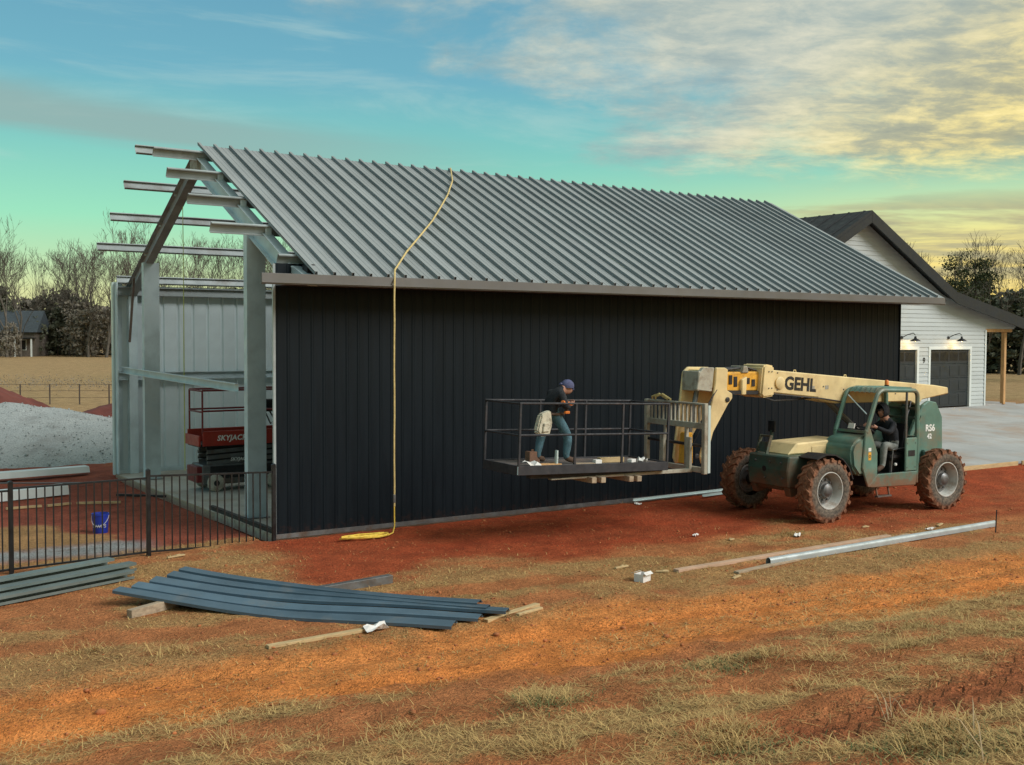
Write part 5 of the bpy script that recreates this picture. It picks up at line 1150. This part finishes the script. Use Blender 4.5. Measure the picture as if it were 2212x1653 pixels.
# right-hand wood behind the house
k = 0
for s_, d_, hs in ((31.5, 92, .50), (30.5, 84, .50), (33.5, 90, .52), (31.5, 80, .46), (34.8, 86, .52), (37.2, 92, .55), (34.6, 82, .5), (38.6, 88, .52), (38.4, 84, .5), (42, 90, .55), (41, 84, .5), (44, 90, .55)):
    x, y = at(s_, d_); plant('bare_tree', 'slender bare tree behind the white house', 'bare trees behind the house', bares[(k*2+1) % 6], x, y, hs, hs*.92, tr_.uniform(0, 6.28)); k += 1
def pine_crown(seed, n, h):
    def fn(g_, m_):
        nc = 30; z_ = h*(.42+.58*g_.random(nc)); rr = (1-(z_/h-.42)/.75)*2.6*np.sqrt(g_.random(nc)); a = g_.uniform(0, 6.28, nc); C_ = np.stack([rr*np.cos(a), rr*np.sin(a), z_], 1)
        k_ = g_.integers(0, nc, m_); return C_[k_]+g_.normal(size=(m_, 3))*np.array([.42, .42, .20])
    return leaf_mesh(seed, n, fn, .095, M['pineleaf'])
pines = [(trunk_mesh(10, .15, M['bark2']), pine_crown(120+i, 3600, 10)) for i in range(2)]
for (s_, d_, sz), lab in zip(((30.2, 76, .84), (33.2, 80, .92), (34.6, 70, 1.02), (37.2, 72, 1.0)), ('open-crowned pine rising behind the lower house roof', 'pine standing between two others behind the house', 'tall pine cut by the right edge of the view', 'pine beyond the right edge behind the house')):
    x, y = at(s_, d_); o = plant('pine_tree', lab, None, pines[k % 2], x, y, sz, sz, k*1.3); k += 1
for s_, d_ in ((34, 96), (36, 94), (37.5, 96), (39, 93), (40.5, 95), (41.8, 92), (43.5, 94), (38.2, 89), (40.2, 88), (42.4, 89), (45, 92), (47, 94), (44.5, 88), (36.8, 90)):
    x, y = at(s_, d_); plant('brown_tree', 'low brown leafed tree in the thicket behind the house', 'thicket behind the house', (brn+ev)[k % 5], x, y, 1.0, .74+.1*math.sin(k), k); k += 1

# ------------------------------------------------------------------ grass and clods
def scatter(n, x0, x1, y0, y1, seed, dens):
    g_ = np.random.default_rng(seed); x = g_.uniform(x0, x1, n); y = g_.uniform(y0, y1, n); mk_ = masks(x, y); keep = g_.random(n) < dens(x, y, mk_)
    return x[keep], y[keep], {k: v[keep] for k, v in mk_.items()}
def blades(x, y, mk_, seed, lmin, lmax, wid, lay, name, label, cols):
    g_ = np.random.default_rng(seed); n = len(x); z_ = zbase(x, y)+zmicro(x, y, mk_)
    th = g_.uniform(0, 6.283, n); ln = g_.uniform(lmin, lmax, n)*(.6+.8*fbm(x, y, 1.2, 3, 71)); el = np.clip(g_.normal(lay, .25, n), .05, 1.45)
    d = np.stack([np.cos(th)*np.cos(el), np.sin(th)*np.cos(el), np.sin(el)], 1); sdv = np.stack([-np.sin(th), np.cos(th), np.zeros(n)], 1)*(wid*g_.uniform(.6, 1.3, n))[:, None]
    b0 = np.stack([x, y, z_-.005], 1); m1 = b0+d*(ln*.55)[:, None]; d2 = d.copy(); d2[:, 2] *= .15; m2 = m1+d2*(ln*.45)[:, None]
    co = np.stack([b0-sdv, b0+sdv, m1+sdv*.8, m1-sdv*.8, m2], 1).reshape(-1, 3); I = (np.arange(n)*5)[:, None]
    f3 = np.concatenate([I+np.array([0, 1, 2]), I+np.array([0, 2, 3]), I+np.array([3, 2, 4])], 1).reshape(-1, 3)
    me = bulk_mesh(name, co, f3, 3); c = np.repeat(cols(g_, n, x, y, mk_), 5, 0); rg = np.ones((len(c), 4), np.float32); rg[:, :3] = c
    a_ = me.attributes.new('tint', 'FLOAT_COLOR', 'POINT'); a_.data.foreach_set('color', rg.ravel())
    m = bpy.data.materials.new(name); m.use_nodes = True; t = m.node_tree; an = t.nodes.new('ShaderNodeAttribute'); an.attribute_name = 'tint'; bs = t.nodes['Principled BSDF']
    t.links.new(an.outputs['Color'], bs.inputs['Base Color']); bs.inputs['Roughness'].default_value = .8; bs.inputs['Specular IOR Level'].default_value = .2
    me.materials.append(m); return tag(link(name, me), label, name.replace('_', ' '), kind='stuff')
def straw(g_, n, x, y, mk_):
    a = np.array([.58, .40, .155]); b_ = np.array([.32, .19, .075]); c_ = np.array([.15, .16, .06]); t_ = g_.random((n, 1)); gr = (sst(fbm(x, y, .5, 3, 91), .55, .72)*g_.random(n)*.7)[:, None]
    return (a*t_+b_*(1-t_))*(1-gr)+c_*gr
x, y, m_ = scatter(420000, -8, 7.5, -16.2, -8.0, 201, lambda x, y, m: np.clip(m['grass']*1.1-.08, 0, 1)*.50*np.clip(1.25-.06*(y+16), .5, 1.2))
blades(x, y, m_, 202, .05, .19, .0032, .16, 'dead_grass', 'matted dead grass covering the slope in the foreground', straw)
x, y, m_ = scatter(260000, -8, 14, -9, .2, 203, lambda x, y, m: np.clip(m['grass']*1.1-.06, 0, 1)*.45)
blades(x, y, m_, 204, .04, .12, .0045, .22, 'thin_grass', 'thin dead grass between the dirt track and the barn', straw)
# taller tufts
def tufts():
    g_ = np.random.default_rng(210); xs, ys = [], []
    spots = [(-1.5, -10.5, .35, 240), (-1.45, -12.75, .30, 420), (-1.7, -12.9, .25, 260), (-.30, -13.35, .12, 40), (-1.1, -14.3, .4, 500), (-.7, -14.0, .3, 300), (1.15, -10.7, .35, 220), (1.3, -11.3, .3, 220), (-2.6, -11.9, .3, 200), (-3.0, -10.2, .3, 160), (.4, -11.9, .3, 160), (2.4, -11.5, .35, 220), (-4.6, -5.6, .3, 120), (-3.7, -6.2, .3, 140), (0, -10.2, .3, 120), (3.4, -10.9, .35, 180), (-4.4, -9.6, .25, 120), (8.0, -4.9, .25, 90)]
    for (a, b_, s_, n) in spots: xs.append(g_.normal(a, s_*.5, n)); ys.append(g_.normal(b_, s_*.4, n))
    return np.concatenate(xs), np.concatenate(ys)
x, y = tufts(); m_ = masks(x, y)
blades(x, y, m_, 211, .12, .30, .0030, .42, 'grass_tufts', 'taller straw tufts sticking up from the foreground slope', straw)
def greens(g_, n, x, y, mk_): t_ = g_.random((n, 1)); return np.array([.09, .13, .045])*t_+np.array([.16, .15, .06])*(1-t_)
g_ = np.random.default_rng(220); x = np.concatenate([g_.normal(a, .3, 500) for a in (-1.0, -1.2, -1.6, -1.75, 0.6)]); y = np.concatenate([g_.normal(b_, .22, 500) for b_ in (-14.4, -14.1, -13.0, -10.55, -10.6)]); m_ = masks(x, y)
blades(x, y, m_, 221, .03, .10, .004, .6, 'green_weeds', 'low green winter weeds among the dead grass', greens)
# dry stalks
g_ = np.random.default_rng(230); x = np.concatenate([g_.normal(-.32, .09, 14), g_.normal(-1.0, .25, 10)]); y = np.concatenate([g_.normal(-13.30, .07, 14), g_.normal(-14.6, .2, 10)]); m_ = masks(x, y)
blades(x, y, m_, 231, .3, .5, .0045, .85, 'dry_stalks', 'stiff dry stalks standing in the foreground', lambda g_, n, x, y, mk_: np.ones((n, 3))*np.array([.42, .30, .17]))
# clods of clay
def clods(n, seed):
    g_ = np.random.default_rng(seed); x = g_.uniform(-8, 15, n*3); y = g_.uniform(-15.5, -.3, n*3); m_ = masks(x, y); kp = g_.random(n*3) < (.18+.6*m_['track']+.3*m_['red']+.5*m_['t2'])*(.35+.65*(fbm(x, y, .8, 3, 5) > .5)); x, y = x[kp][:n], y[kp][:n]; n = len(x)
    m_ = {k: v[kp][:n] for k, v in m_.items()}
    ico = bmesh.new(); bmesh.ops.create_icosphere(ico, subdivisions=1, radius=1); vv = np.array([v.co[:] for v in ico.verts]); ff = np.array([[v.index for v in f.verts] for f in ico.faces]); ico.free()
    s_ = np.exp(g_.normal(-4.75, .55, n)); s_ = np.clip(s_, .006, .06); z_ = zbase(x, y)+zmicro(x, y, m_)
    co = vv[None]*s_[:, None, None]*g_.uniform(.6, 1.3, (n, 1, 3))*g_.uniform(.75, 1.2, (n, len(vv), 1)); co[:, :, 2] *= .7; co += np.stack([x, y, z_+s_*.2], 1)[:, None]
    me = bulk_mesh('clay_clods', co.reshape(-1, 3), (ff[None]+(np.arange(n)*len(vv))[:, None, None]).reshape(-1, 3), 3); return me
me = clods(9000, 240); me.materials.append(mat('clod_clay', (.42, .145, .05), .95, 0, .35, 3, (.22, .07, .03), .3, 1.0, .5, 30))
tag(link('clay_clods', me), 'loose crumbs of red clay on the track and by the barn', 'clods', kind='stuff')
